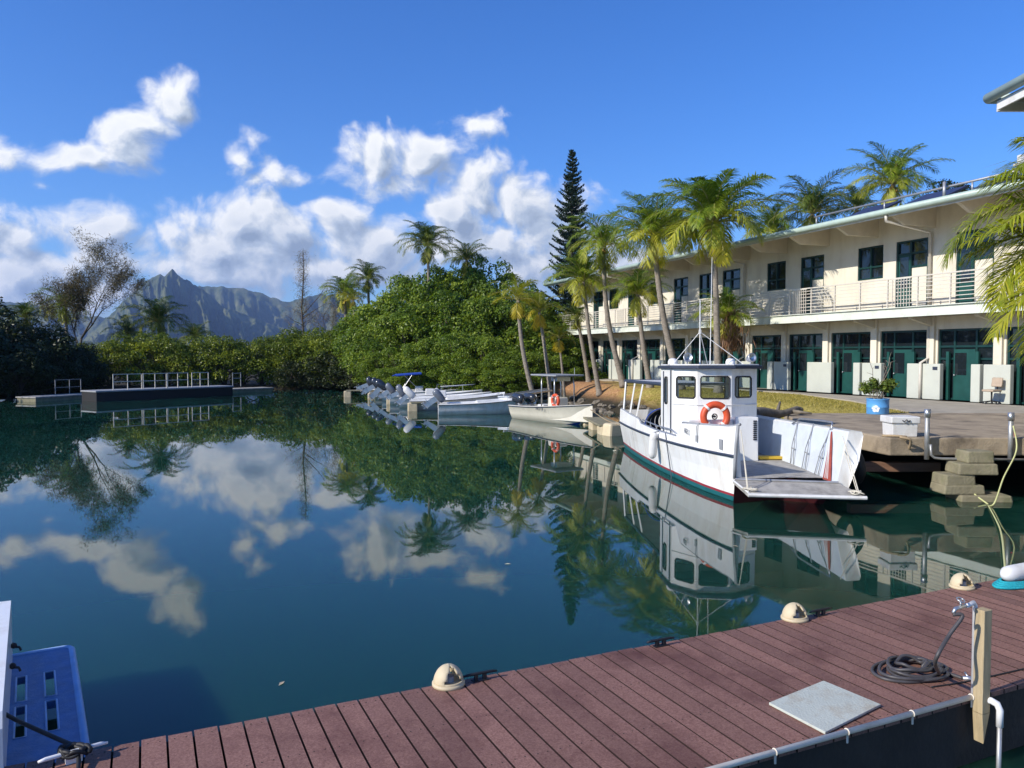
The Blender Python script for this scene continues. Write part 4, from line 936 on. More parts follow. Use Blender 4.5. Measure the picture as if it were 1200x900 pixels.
for a in AA:
    o = hull_left(a); T = top_l(a); rake = lambda z: a + (0 if a > .0 else (1 - z / 1.45) * .22 * (1 if a < -.1 else .5))
    S_ = stripe(a); zs = [(-.35, o + .30), (S_ - .09, o + .16), (S_, o + .145), (S_ + .055, o + .13), (rub(a) * .55, o + .075), (rub(a) - .03, o + .0), (rub(a) + .03, o - .0), (T, o + .02), (T + .01, o + .035), (T + .01, o + .12), (T - .05, o + .14), (.5, o + .20)]
    if a < .3:   # close the wing into a rounded stem
        k_ = (a + .25) / .55; zs = zs[:9] + [(T + .01, o + .035 + .085 * k_), (T - .05, o + .035 + .105 * k_), (.5, o + .18 - .02 * (1 - k_))]
    LV.append([K(r, rake(z), z) for z, r in zs])
mb = MB()
L2 = [list(r) for r in zip(*LV)]
names = [TEAL, TEAL, RED, WHITE, WHITE, WHITE, WHITE, WHITE, WHITE, WHITE2, WHITE2]
mids = {id(TEAL): 1, id(RED): 2, id(WHITE): 0, id(WHITE2): 3}
for i in range(11):
    mb.cur = mids[id(names[i])]
    mb.grid([L2[i], L2[i + 1]])
mb.cur = 0
mb.add([K(*(p_[0], p_[1], p_[2])) if False else p_ for p_ in LV[0]], [tuple(range(12))])
# right wing, flared outwards
RV = []
AR = [-.85, -.4, .2, 1, 2, 3, 4, 5, 6.5, 8.6]
for a in AR:
    f = min(1, max(0, (a + .8) / 2.5)); bi = 1.93 + .33 * f; ti = 2.30 + .05 * f; tz = 1.33; aa = a + (.28 if a < -.5 else (.12 if a < 0 else 0)); z0 = .34 + .03 * max(0, a)
    sec = [(bi, a, z0), (ti, aa, tz), (ti + .05, aa, tz + .03), (ti + .33, aa, tz + .02), (ti + .36, aa, tz - .06), (2.40, a, .8), (2.18, a, .1 if a > .1 else .26), (2.0, a, -.35 if a > .1 else .20)]
    RV.append([K(*p_) for p_ in sec])
L3 = [list(r) for r in zip(*RV)]
for i in range(7):
    mb.cur = 4 if i == 0 else 0
    mb.grid([L3[i + 1], L3[i]])
mb.cur = 0; mb.add(RV[0], [tuple(range(8))[::-1]])
# transom
o7 = hull_left(8.6); mb.add([K(o7 + .3, 8.6, -.35), K(o7, 8.6, .85), K(o7 + .02, 8.6, 1.25), K(2.65, 8.6, 1.25), K(2.18, 8.6, .1), K(2.0, 8.6, -.35)], [(0, 1, 2, 3, 4, 5)])
hull_ = build('hull', mb, [WHITE, TEAL, RED, WHITE2, PALEB], lc, False)
# deck (slopes with the trim) and bottom plate
mb = MB()
rws = []
for a in [-.25, .5, 1.5, 2.5, 3.5, 4.5, 5.5, 8.55]:
    f = min(1, max(0, (a + .8) / 2.5)); rws.append([K(hull_left(a) + (.19 if a > .2 else .12), a, .38 + .02 * a), K(1.2, a, .40 + .02 * a), K(1.94 + .33 * f, a, .38 + .02 * a)])
mb.grid(rws); build('deck', mb, DECKW, lc, False)
mb = MB(); mb.grid([[K(.08, -.2, .36), K(1.2, -.25, .37), K(1.95, -.85, .355)], [K(.08, -.1, -.35), K(1.2, .3, -.35), K(1.95, -.1, -.35)]]); build('bow_plate', mb, mat('dull maroon bottom', (.10, .015, .02), .6), lc, False)
# lowered ramp
mb = MB(); mb.add([K(.0, -.30, .37), K(1.96, -.86, .37), K(2.06, -1.60, .24), K(-.04, -1.14, .24), K(.0, -.30, .30), K(1.96, -.86, .30), K(2.06, -1.60, .17), K(-.04, -1.14, .17)],
       [(0, 1, 2, 3), (7, 6, 5, 4), (3, 2, 6, 7), (0, 3, 7, 4), (1, 5, 6, 2)]); rp = build('bow_ramp', mb, DECKW, lc, False)
mb = MB(); mb.tube([K(-.05, -1.15, .215), K(2.08, -1.62, .215)], .036, 8); mb.tube([K(-.02, -.33, .37), K(-.03, -1.13, .25)], .02, 6); build('ramp_lip', mb, WHITE2, rp, False)
mb = MB(); mb.tube([K(.03, -.33, .385), K(1.95, -.88, .385)], .024, 8); build('hinge', mb, GALV, rp, False)
for r, a, z0, z1 in ((-.0, -1.05, .24, 1.40), (2.0, -1.52, .24, 1.28)):
    mb = MB(); P = [K(r, a, z0), K(r + (.06 if r < 1 else .15), a * .3 - .22, z1)]
    mb.tube(P, .011, 6); mb.tube([P[0] + Vector((.05, 0, 0)), P[1] + Vector((.0, -.04, -.3))], .009, 6); build('ramp_cable', mb, WROPE, lc, False)
for r, a in ((.05, -1.0), (1.95, -1.5)):
    mb = MB(); rn = random.Random(int(r * 10) + 3); c_ = K(r, a, .27)
    P = [c_ + Vector((.10 * math.sin(t * 2.3 + r), .11 * math.cos(t * 1.9), .03 + .02 * math.sin(t * 3))) for t in np.linspace(0, 9, 40)]; mb.tube(P, .014, 5); build('lashing', mb, WROPE, lc, False, smooth=True)
# rubbing strake, stem guard, gunwale cap
mb = MB(); mb.tube([K(hull_left(a) - .015, a + (.08 if a < -.1 else 0), rub(a)) for a in AA], .032, 6); build('rub_rail', mb, NAVY, lc, False, smooth=True)
mb = MB(); mb.tube([K(.115, -.27, 1.47), K(.10, -.22, 1.1), K(.10, -.16, .7), K(.12, -.10, .36)], .034, 8); build('stem_guard', mb, GRAYP, lc, False, smooth=True)
mb = MB(); mb.tube([K(hull_left(a) + .07, a, top_l(a) + .02) for a in AA if a <= 2.2], .032, 6); build('gunwale_cap', mb, GRAYP, lc, False, smooth=True); mb = MB(); mb.tube([K(hull_left(a) + .07, a, top_l(a) + .02) for a in AA if a >= 5.6], .032, 6); build('gunwale_cap', mb, GRAYP, lc, False, smooth=True)
mb = MB(); Pp = [K(hull_left(a) + .07, a, top_l(a) + (.02 if a < 2.6 else .14)) for a in (2.5, 2.9, 3.4, 4.0, 4.6, 5.4)]
mb.tube(Pp, .018, 6)
for p_, a in zip(Pp, (2.5, 2.9, 3.4, 4.0, 4.6, 5.4)): mb.tube([p_, K(hull_left(a) + .07, a + .12, top_l(a))], .014, 6)
mb.tube([K(hull_left(a) + .07, a, top_l(a) + .02) for a in AA if 2.2 <= a <= 5.85], .026, 6); build('side_rail', mb, ALU, lc, False, smooth=True)
for (r, a, z) in ((hull_left(1.2) - .0, 1.25, 1.34),):
    mb = MB(); mb.tube([K(r + .08, a, z), K(r + .02, a, z + .06), K(r - .03, a, z - .02), K(r - .02, a, z - .25)], .012, 6); mb.tube([K(r - .03, a, z - .22), K(r - .03, a, z - .36)], .03, 8); build('rope_hook', mb, GRAYP, lc, False)
mb = MB(); mb.box(K(hull_left(.32) - .0, .32, 1.02), (.16, .02, .22)); build('data_plate', mb, GRAYP, lc, False)
lettering('4252', .16, GRAYP, hull_, K(hull_left(1.8) - .035, 1.8, 1.17), (R(90), 0, R(180 - 6)), .006)
# fender hung on the left side
mb = MB(); fx = K(hull_left(3.7) - .12, 3.75, .62); mb.lathe([(0, -.36), (.05, -.35), (.10, -.29), (.115, -.2), (.115, .2), (.10, .29), (.05, .35), (0, .36)], fx + Vector((0, 0, .0)), 18, Matrix.Rotation(R(-12), 3, 'Y')); fe = build('fender', mb, WHITE2, lc, False, smooth=True)
mb = MB(); mb.tube([fx + Vector((-.06, 0, .34)), K(hull_left(3.7) + .0, 3.6, 1.0)], .012, 5); mb.tube([K(hull_left(3.1) - .03, 3.1, 1.0), K(hull_left(2.9) + .06, 2.9, -.1)], .014, 5); build('fender_line', mb, NAVY, lc, False)
# wheelhouse
FP = [(-.19, 4.0), (-.21, 2.95), (.22, 2.38), (1.04, 2.25), (1.84, 2.6), (1.84, 4.0)]
CZ0, CZ1 = .44, 2.62
def facet(mb, p, q, z0, z1, hole, thk=.05, lean=.0):
    """wall facet from p to q (r,a) with a rectangular opening (u0,u1,v0,v1) in metres"""
    P0, P1 = K(p[0], p[1], 0), K(q[0], q[1], 0); d = (P1 - P0); L = d.length; d.normalize(); n = Vector((d.y, -d.x, 0))
    def pt_(u, z, s): return P0 + d * u + Vector((0, 0, z)) + n * s + Vector((lean * (z - z0), 0, 0))
    us = [0, L] if not hole else [0, hole[0], hole[1], L]; zs = [z0, z1] if not hole else [z0, hole[2], hole[3], z1]
    for i in range(len(us) - 1):
        for j in range(len(zs) - 1):
            if hole and i == 1 and j == 1: continue
            c8 = [pt_(us[i + di], zs[j + dj], s) for s in (0, -thk) for dj in (0, 1) for di in (0, 1)]
            mb.add(c8, [(0, 1, 3, 2), (4, 6, 7, 5), (0, 4, 5, 1), (2, 3, 7, 6), (0, 2, 6, 4), (1, 5, 7, 3)])
    if not hole: return None
    m_ = .05; u0, u1, v0, v1 = hole
    fr = MB(); cs = [(u0 + m_, v0), (u1 - m_, v0), (u1, v0 + m_), (u1, v1 - m_), (u1 - m_, v1), (u0 + m_, v1), (u0, v1 - m_), (u0, v0 + m_), (u0 + m_, v0)]
    fr.tube([pt_(u, z, .004) for u, z in cs], .018, 6)
    gl = MB(); gl.add([pt_(u, z, -.02) for u, z in ((u0, v0), (u1, v0), (u1, v1), (u0, v1))], [(0, 1, 2, 3)])
    return fr, gl
cb = MB(); wins = []
def F(i, j, hole=None): 
    r_ = facet(cb, FP[i], FP[j], CZ0, CZ1, hole)
    if r_: wins.append(r_)
def flen(i, j): return math.dist(FP[i], FP[j])
F(1, 0, (.62, .84, 1.75, 2.45)) if False else None
F(0, 1, (.35, .60, 1.72, 2.40)); F(1, 2, (.11, flen(1, 2) - .06, 1.90, 2.42)); F(2, 3, (.08, flen(2, 3) - .05, 1.90, 2.43)); F(3, 4, (.12, flen(3, 4) - .20, 1.92, 2.42)); F(4, 5, (.25, 1.1, 1.86, 2.40)); F(5, 0, (.25, 1.7, 1.75, 2.40))
cab = build('wheelhouse', cb, WHITE, lc, False)
for fr, gl in wins:
    f_ = build('window_frame', fr, BLACKR, cab, False); build('pane', gl, CLEAR, f_, False)
mb = MB(); mb.tube([K(-.225, 3.08, .7), K(-.225, 3.08, 2.58)], .016, 6); mb.tube([K(-.215, 3.72, .7), K(-.215, 3.72, 2.55)], .012, 6); build('door_seam', mb, NAVY, cab, False)
mb = MB()
for (i, j) in ((1, 2), (2, 3), (3, 4)):
    mb.tube([K(*FP[i], 1.74) + Vector((-.01, 0, 0)), K(*FP[j], 1.74) + Vector((-.01, 0, 0))], .014, 6)
build('trim_ledge', mb, WHITE2, cab, False)
RP = [(-.25, 4.12), (-.28, 2.88), (.18, 2.24), (1.06, 2.08), (1.94, 2.48), (1.94, 4.12)]
mb = MB(); mb.prism([(a, -r) for r, a in RP], CZ1 - .01, CZ1 + .07); build('roof_edge', mb, NAVY, lc, False, bevel=.015)
mb = MB(); mb.prism([(a * .96 + .13, -(r * .93 + .06)) for r, a in RP], CZ1 + .07, CZ1 + .105); build('roof', mb, WHITE2, lc, False, bevel=.015)
# lockers with louvre vents on the front
mb = MB(); mb.box(K(.43, 2.22, .92), (.42, 1.12, .98)); build('locker', mb, WHITE, lc, False, bevel=.02)
mb = MB(); mb.box(K(1.30, 2.28, .95), (.66, .58, 1.04)); build('locker', mb, WHITE, lc, False, bevel=.02)
def vent(r, a, z0, z1, name='louvre'):
    mb = MB(); n = int((z1 - z0) / .045)
    for k in range(n): mb.box(K(r, a, z0 + (k + .5) * (z1 - z0) / n), (.02, .085, (z1 - z0) / n * .62), Matrix.Rotation(R(18), 3, 'Y'))
    build(name, mb, BLACKR, lc, False)
vent(.0, 2.0, .98, 1.34); vent(1.50, 1.94, .92, 1.40)
mb = MB(); mb.box(K(1.98, 2.2, .48), (.22, .58, .07)); build('yellow_sill', mb, YELL, lc, False, bevel=.01)
# life ring on the front
mb = MB(); c_ = K(.50, 1.93, 1.49); M_ = Matrix.Rotation(R(-4), 3, 'Z') @ Matrix.Rotation(R(90), 3, 'Y'); mb.torus(c_, .285, .082, M_, 48, 14)
ring = build('life_ring', mb, ORANGE, None, False); ring.parent = None
# (a ring that could be lifted away is a thing of its own)
ring.location = lc.location; ring.rotation_euler = lc.rotation_euler; ring.data.shade_smooth(); tag(ring, 'orange life ring with white bands hung on the wheelhouse front', 'life ring')
for k in range(4):
    mb = MB(); a_ = R(45 + 90 * k); mb.torus(c_ + M_ @ Vector((.285 * math.cos(a_), .285 * math.sin(a_), 0)), .088, .010, M_ @ Matrix.Rotation(a_, 3, 'Z') @ Matrix.Rotation(R(90), 3, 'X'), 20, 6)
    for q_ in (-.06, .06): mb.torus(c_ + M_ @ Vector((.285 * math.cos(a_ + q_), .285 * math.sin(a_ + q_), 0)), .087, .010, M_ @ Matrix.Rotation(a_, 3, 'Z') @ Matrix.Rotation(R(90), 3, 'X'), 20, 6)
    build('band', mb, WHITE, ring, False)
mb = MB(); mb.torus(K(.5, 1.99, 1.49) + Vector((-.02, 0, 0)), .06, .014, M_, 20, 6); mb.tube([K(.5, 2.03, 1.49), K(.5, 1.95, 1.49)], .03, 8); build('bulkhead_lamp', mb, BLACKR, lc, False)
# roof gear
ZR = CZ1 + .1
mb = MB(); mb.tube([K(.42, 2.75, ZR), K(.42, 2.75, ZR + 1.3), K(.42, 2.75, ZR + 1.6)], [.017, .014, .009], 8); mb.box(K(.42, 2.75, ZR + .8), (.05, .05, .1)); build('mast', mb, WHITE, lc, False)
for q_ in (K(-.2, 3.0, ZR), K(1.5, 2.62, ZR), K(1.1, 4.0, ZR)):
    mb = MB(); mb.tube([K(.42, 2.75, ZR + .80), q_], .009, 6); build('mast_stay', mb, WHITE, lc, False)
mb = MB(); mb.tube([K(.86, 3.2, ZR), K(.90, 3.2, ZR + 2.7)], [.013, .006], 6); build('whip_antenna', mb, WHITE, lc, False)
for k, (r, a) in enumerate(((.05, 2.62), (1.68, 2.62))):
    mb = MB(); M_ = Matrix.Rotation(R(-75), 3, 'Y') @ Matrix.Rotation(R(12 if k else -8), 3, 'X'); mb.lathe([(0, -.12), (.05, -.12), (.085, -.06), (.11, .06), (.115, .09), (.095, .09), (.05, 0), (0, -.01)], K(r, a, ZR + .15), 18, M_); mb.tube([K(r, a, ZR), K(r, a, ZR + .08)], .02); build('floodlight', mb, ALU, lc, False, smooth=True)
for r, a in ((-.1, 3.3), (1.45, 3.3)):
    mb = MB(); mb.lathe([(.125, 0), (.125, .07), (.10, .13), (.05, .155), (0, .16)], K(r, a, ZR), 20); build('radome', mb, WHITE, lc, False, smooth=True)
# aft canopy with posts
mb = MB(); mb.prism([(3.95, .12), (8.35, .02), (8.35, -1.75), (3.95, -1.8)], 2.17, 2.23); cn = build('canopy', mb, WHITE2, lc, False, bevel=.012)
mb = MB(); mb.tube([K(-.13, 4.05, 2.2), K(-.04, 8.37, 2.2), K(1.75, 8.37, 2.2)], .05, 8); build('canopy_edge', mb, NAVY, cn, False)
for a in (6.2, 7.1, 8.2):
    mb = MB(); mb.bar(K(hull_left(a) + .08, a + .05, 1.16), K(-.06, a - .02, 2.18), .06, .045); build('canopy_post', mb, WHITE, lc, False)
mb = MB(); mb.bar(K(1.7, 8.2, 1.26), K(1.7, 8.2, 2.18), .06, .045); build('canopy_post', mb, WHITE, lc, False)
# coiled dive hoses in the cockpit
rn = random.Random(2)
for k in range(5):
    mb = MB(); M_ = Matrix.Rotation(R(60 + 5 * k), 3, 'Y') @ Matrix.Rotation(R(8 * k), 3, 'X')
    for j in range(2): mb.torus(K(.22 + .13 * k, 5.2 - .02 * k, 1.12), .40 + .02 * j, .038, M_, 36, 8)
    build('coiled_hose', mb, BLACKR, lc, False, smooth=True)
for k in range(3):
    mb = MB(); M_ = Matrix.Rotation(R(60 + 5 * k), 3, 'Y') @ Matrix.Rotation(R(8 * k), 3, 'X'); mb.torus(K(.16 + .13 * k, 5.15 - .02 * k, 1.12), .445, .014, M_, 36, 6); build('hose_stripe', mb, BLUEC, lc, False, smooth=True)
# things on the inner right side
def inner(u, v, off=.02):   # u aft, v 0 bottom..1 top
    f = min(1, max(0, (u + .8) / 2.5)); bi = 1.93 + .33 * f; z0 = .34 + .03 * max(0, u); return K(bi + (2.33 - bi) * v - off, u + (.12 * v if u < 0 else 0), z0 + (1.33 - z0) * v)
mb = MB(); tri = [inner(-.15, .98), inner(-.62, .02), inner(-.28, .02)]; tri2 = [p_ + Vector((0, .03, 0)) for p_ in tri]; mb.add(tri + tri2, [(0, 2, 1), (3, 4, 5), (0, 1, 4, 3), (1, 2, 5, 4), (2, 0, 3, 5)])
mb.cur = 1
for t in (.3, .5, .7): mb.tube([inner(-.16, .93, .06), inner(-.62 + .34 * t, .06, .06)], .006, 5)
build('red_pad', mb, [mat('faded red vinyl', (.36, .07, .045), .6, .2, 6), WHITE2], lc, False)
for u in (.1, .8, 1.5):
    mb = MB(); mb.tube([inner(u, 1.08, .0), inner(u, .72, .04)], .013, 6); mb.tube([inner(u - .09, .04, .04), inner(u - .06, .5, .05), inner(u, .72, .05), inner(u + .06, .5, .05), inner(u + .09, .04, .04)], .011, 6); mb.tube([inner(u - .07, .42, .05), inner(u + .07, .42, .05)], .016, 6); build('tie_bracket', mb, GRAYP, lc, False, smooth=True)
mb = MB(); mb.tube([inner(-.1, 1.0, .02), inner(-.05, 1.16, 0), inner(.6, 1.17, 0), inner(1.4, 1.15, 0), inner(1.7, 1.0, .02)], .02, 8); build('hand_rail', mb, ALU, lc, False, smooth=True)
mb = MB(); M_ = Matrix.Rotation(R(90), 3, 'X'); c_ = K(2.80, .1, .60)
mb.torus(c_, .34, .11, Matrix.Rotation(R(82), 3, 'X'), 32, 12); ty = build('tyre_fender', mb, BLACKR, None, False); ty.location = lc.location; ty.rotation_euler = lc.rotation_euler; ty.data.shade_smooth(); tag(ty, 'black tyre fender wedged between the landing craft and the pier', 'tyre')

# trim: the bow floats a little higher than the stern
for o in (lc, ring, ty):
    o.location = (4.35, 15.78, .15); o.scale = (1.09, .945, .975); o.rotation_euler = (0, math.asin(.15 / 9.5), math.atan2(25.24 - 15.78, 3.608 - 4.35))
# ------------------------------------------------------------------ small boats
def hullmesh(L, B, fb, fs, flare=.25, sharp=1.6):
    """x from stern 0 to bow L, y beam, z; returns MB of outer skin"""
    n = 18; rows = []
    for i in range(n + 1):
        t = i / n; x = L * t; wd = B / 2 * (1 - max(0, (t - .35) / .65) ** (sharp + .6)); sh = fs + (fb - fs) * t ** 1.8
        wt = wd * (1 - flare * t) ; kx = 0
        rk = .14 * L * max(0, (t - .6) / .4) ** 2
        rows.append([(x - rk * 1.0, -wt * .12, -.22 + .30 * max(0, (t - .7) / .3) ** 2), (x - rk * .8, -wt * .8, -.03 + .22 * max(0, (t - .6) / .4) ** 2), (x - rk * .4, -wd * .93, sh * .45), (x, -wd, sh - .06), (x, -wd - .03, sh - .04), (x, -wd - .03, sh), (x, -wd + .10, sh + .01), (x, -wd * .86 + .10 * (1 - t), sh - .02)])
    return rows, n
def small_boat(name, label, L, B, fb, fs, loc, rz_, m, kind='open', group=None, stripe_m=NAVY):
    t = thing(name, label, 'boat', loc, rz_, group); rows, n = hullmesh(L, B, fb, fs)
    mb = MB(); mb.grid(rows); mb.grid([[(p_[0], -p_[1], p_[2]) for p_ in r] for r in rows][::-1])
    mb.add(rows[0] + [(p_[0], -p_[1], p_[2]) for p_ in rows[0]][::-1], [tuple(range(16))[::-1]])
    h = build('hull', mb, m, t, False, smooth='flat')
    mb = MB(); mb.tube([(r[4][0], r[4][1], r[4][2] + .01) for r in rows] + [(r[4][0], -r[4][1], r[4][2] + .01) for r in rows[::-1]], .02, 6); build('rub_rail', mb, stripe_m, h, False)
    zd = .16
    mb = MB()
    if kind == 'decked':
        mb.grid([[(r[6][0], r[6][1], r[6][2]), (r[6][0], 0, r[6][2] + .09), (r[6][0], -r[6][1], r[6][2])] for r in rows[7:]]); mb.grid([[(r[7][0], r[7][1], zd), (r[7][0], -r[7][1], zd)] for r in rows[:8]])
        mb.add([(rows[7][6][0], rows[7][6][1], rows[7][6][2]), (rows[7][6][0], 0, rows[7][6][2] + .09), (rows[7][6][0], -rows[7][6][1], rows[7][6][2]), (rows[7][6][0], -rows[7][6][1], zd), (rows[7][6][0], rows[7][6][1], zd)], [(0, 1, 2, 3, 4)])
    else: mb.grid([[(r[7][0], r[7][1], zd + .2 * max(0, (i / n - .7))), (r[7][0], -r[7][1], zd + .2 * max(0, (i / n - .7)))] for i, r in enumerate(rows[:-1])])
    mb.grid([[r[7], (r[7][0], r[7][1], zd)] for r in rows]); mb.grid([[(r[7][0], -r[7][1], zd), (r[7][0], -r[7][1], r[7][2])] for r in rows])
    build('deck', mb, m, t, False)
    return t, rows
def outboard(parent, y, h, m, tilt=0, x=-.05, s=1.0, x_out=-.18):
    """outboard motor: clamp bracket, leg with propeller, cowl; tilt in degrees lifts the leg aft"""
    M_ = Matrix.Rotation(R(tilt), 3, 'Y') * s if False else Matrix.Rotation(R(tilt), 3, 'Y')
    c = Vector((x, y, h)); 
    def T(v): return c + M_ @ (Vector(v) * s)
    mb = MB()
    pro = [(.26, .10, .06), (.36, .16, .12), (.40, .175, .26), (.38, .16, .36), (.26, .10, .42)]
    vs = []
    for (lx, ly, lz) in pro:
        for j in range(16):
            a_ = 2 * math.pi * j / 16; ex = abs(math.cos(a_)) ** .75 * math.copysign(1, math.cos(a_)); ey = abs(math.sin(a_)) ** .75 * math.copysign(1, math.sin(a_))
            vs.append(T((x_out + lx * ex - .03, ly * ey, lz)))
    k = len(pro); mb.add(vs, [(i * 16 + j, i * 16 + (j + 1) % 16, (i + 1) * 16 + (j + 1) % 16, (i + 1) * 16 + j) for i in range(k - 1) for j in range(16)] + [tuple(range(16))[::-1], tuple((k - 1) * 16 + j for j in range(16))])
    ob = build('outboard_motor', mb, m, parent, False, smooth='flat')
    mb = MB(); mb.add([T(p_) for p_ in ((x_out - .12, -.06, .12), (x_out + .12, -.06, .12), (x_out + .12, .06, .12), (x_out - .12, .06, .12), (x_out - .16, -.03, -.62), (x_out + .06, -.03, -.62), (x_out + .06, .03, -.62), (x_out - .16, .03, -.62))], [(0, 1, 5, 4), (1, 2, 6, 5), (2, 3, 7, 6), (3, 0, 4, 7), (4, 5, 6, 7)])
    mb.add([T(p_) for p_ in ((x_out - .28, -.09, -.42), (x_out + .06, -.09, -.42), (x_out + .06, .09, -.42), (x_out - .28, .09, -.42), (x_out - .28, -.09, -.44), (x_out + .06, -.09, -.44), (x_out + .06, .09, -.44), (x_out - .28, .09, -.44))], [(0, 1, 2, 3), (7, 6, 5, 4), (0, 4, 5, 1), (2, 6, 7, 3), (3, 7, 4, 0)])
    mb.tube([T((x_out + .1, 0, -.6)), T((x_out - .02, 0, -.6)), T((x_out - .22, 0, -.6))], [.02, .06, .045], 8); mb.add([T(p_) for p_ in ((x_out - .08, 0, -.6), (x_out + .02, 0, -.6), (x_out - .03, 0, -.8))], [(0, 1, 2)]); build('leg', mb, ALU if tilt > 30 else m, ob, False)
    mb = MB()
    for b_ in range(3):
        a_ = 2 * math.pi * b_ / 3; ca, sa = math.cos(a_), math.sin(a_); mb.add([T((x_out - .2, .02 * ca, -.6 + .02 * sa)), T((x_out - .24, .13 * ca - .05 * sa, -.6 + .13 * sa + .05 * ca)), T((x_out - .20, .15 * ca + .03 * sa, -.6 + .15 * sa - .03 * ca))], [(0, 1, 2)])
    build('propeller', mb, GRAYP, ob, False)
    mb = MB(); mb.bar(T((x_out + .1, 0, .05)), c + Vector((.05, 0, -.06)), .16, .1); mb.box(c + Vector((.03, 0, -.16)), (.08, .2, .3)); build('bracket', mb, GRAYP, ob, False)
    return ob
# white centre console with T-top and ring
wq = G(597, 490); ha = R(-60)
wb, rows = small_boat('console_boat', 'ivory centre console boat with a hard top and two dark outboards near the bank', 5.3, 2.0, .92, .62, (wq.x + .82, wq.y + .47, 0), ha, OFFW)
for y in (-.32, .32): outboard(wb, y, .62, COWLD, 4, -.05, 1.15)
mb = MB(); mb.box((2.7, 0, .62), (.8, .7, .95), taper=.86); co_ = build('console', mb, OFFW, wb, False, bevel=.05)
mb = MB(); mb.add([(2.95, -.28, 1.08), (2.95, .28, 1.08), (2.82, .24, 1.42), (2.82, -.24, 1.42)], [(0, 1, 2, 3)]); build('windscreen', mb, CLEAR, co_, False)
mb = MB(); mb.torus((2.3, 0, 1.02), .15, .014, Matrix.Rotation(R(60), 3, 'Y'), 20, 6); build('steering_wheel', mb, ALU, co_, False)
mb = MB(); mb.box((1.75, 0, .45), (.5, .7, .55)); build('seat', mb, WHITE2, wb, False, bevel=.05)
for sy in (-1, 1):
    for xx in (2.15, 3.2): 
        mb = MB(); mb.tube([(xx, sy * .52, .2), (xx, sy * .52, 1.6), (xx - .05, sy * .48, 2.02)], .03, 8); build('top_post', mb, ALU, wb, False, smooth=True)
mb = MB(); mb.box((2.6, 0, 2.07), (2.1, 1.5, .07)); tt = build('hard_top', mb, GRAYP, wb, False, bevel=.03)
mb = MB(); mb.tube([(1.6, -.7, 2.04), (3.6, -.7, 2.04), (3.6, .7, 2.04), (1.6, .7, 2.04), (1.6, -.7, 2.04)], .022, 6); mb.tube([(3.4, .4, 2.08), (3.4, .4, 2.4)], .012); mb.box((2.9, 0, 1.9), (.5, .7, .18)); build('top_frame', mb, ALU, tt, False)
lettering('HA 17 X', .17, NAVY, wb, (2.75, -1.02, .60), (R(84), 0, R(-2)), .004); 
mb = MB(); mb.grid([[(r[0][0] + .02, r[0][1] - .02, r[0][2] + .04), (r[1][0] + .01, r[1][1] - .015, r[1][2] + .0)] for r in rows[12:18]]); build('bow_stripe', mb, BLUEC, wb, False)
tt_ = thing('life_ring', 'small orange life ring tied beside the console of the hard top boat', 'life ring', wb.matrix_basis @ Vector((3.25, -.5, .98)), wb.rotation_euler.z)
mb = MB(); mb.torus((0, 0, 0), .24, .07, Matrix.Rotation(R(90), 3, 'X') @ Matrix.Rotation(R(0), 3, 'Y'), 30, 10); build('ring', mb, ORANGE, tt_, False, smooth=True)
for k in range(4):
    mb = MB(); a_ = R(45 + 90 * k); mb.torus((.24 * math.cos(a_), 0, .24 * math.sin(a_)), .073, .012, Matrix.Rotation(-a_, 3, 'Y'), 14, 6)
    build('band', mb, WHITE, tt_, False)

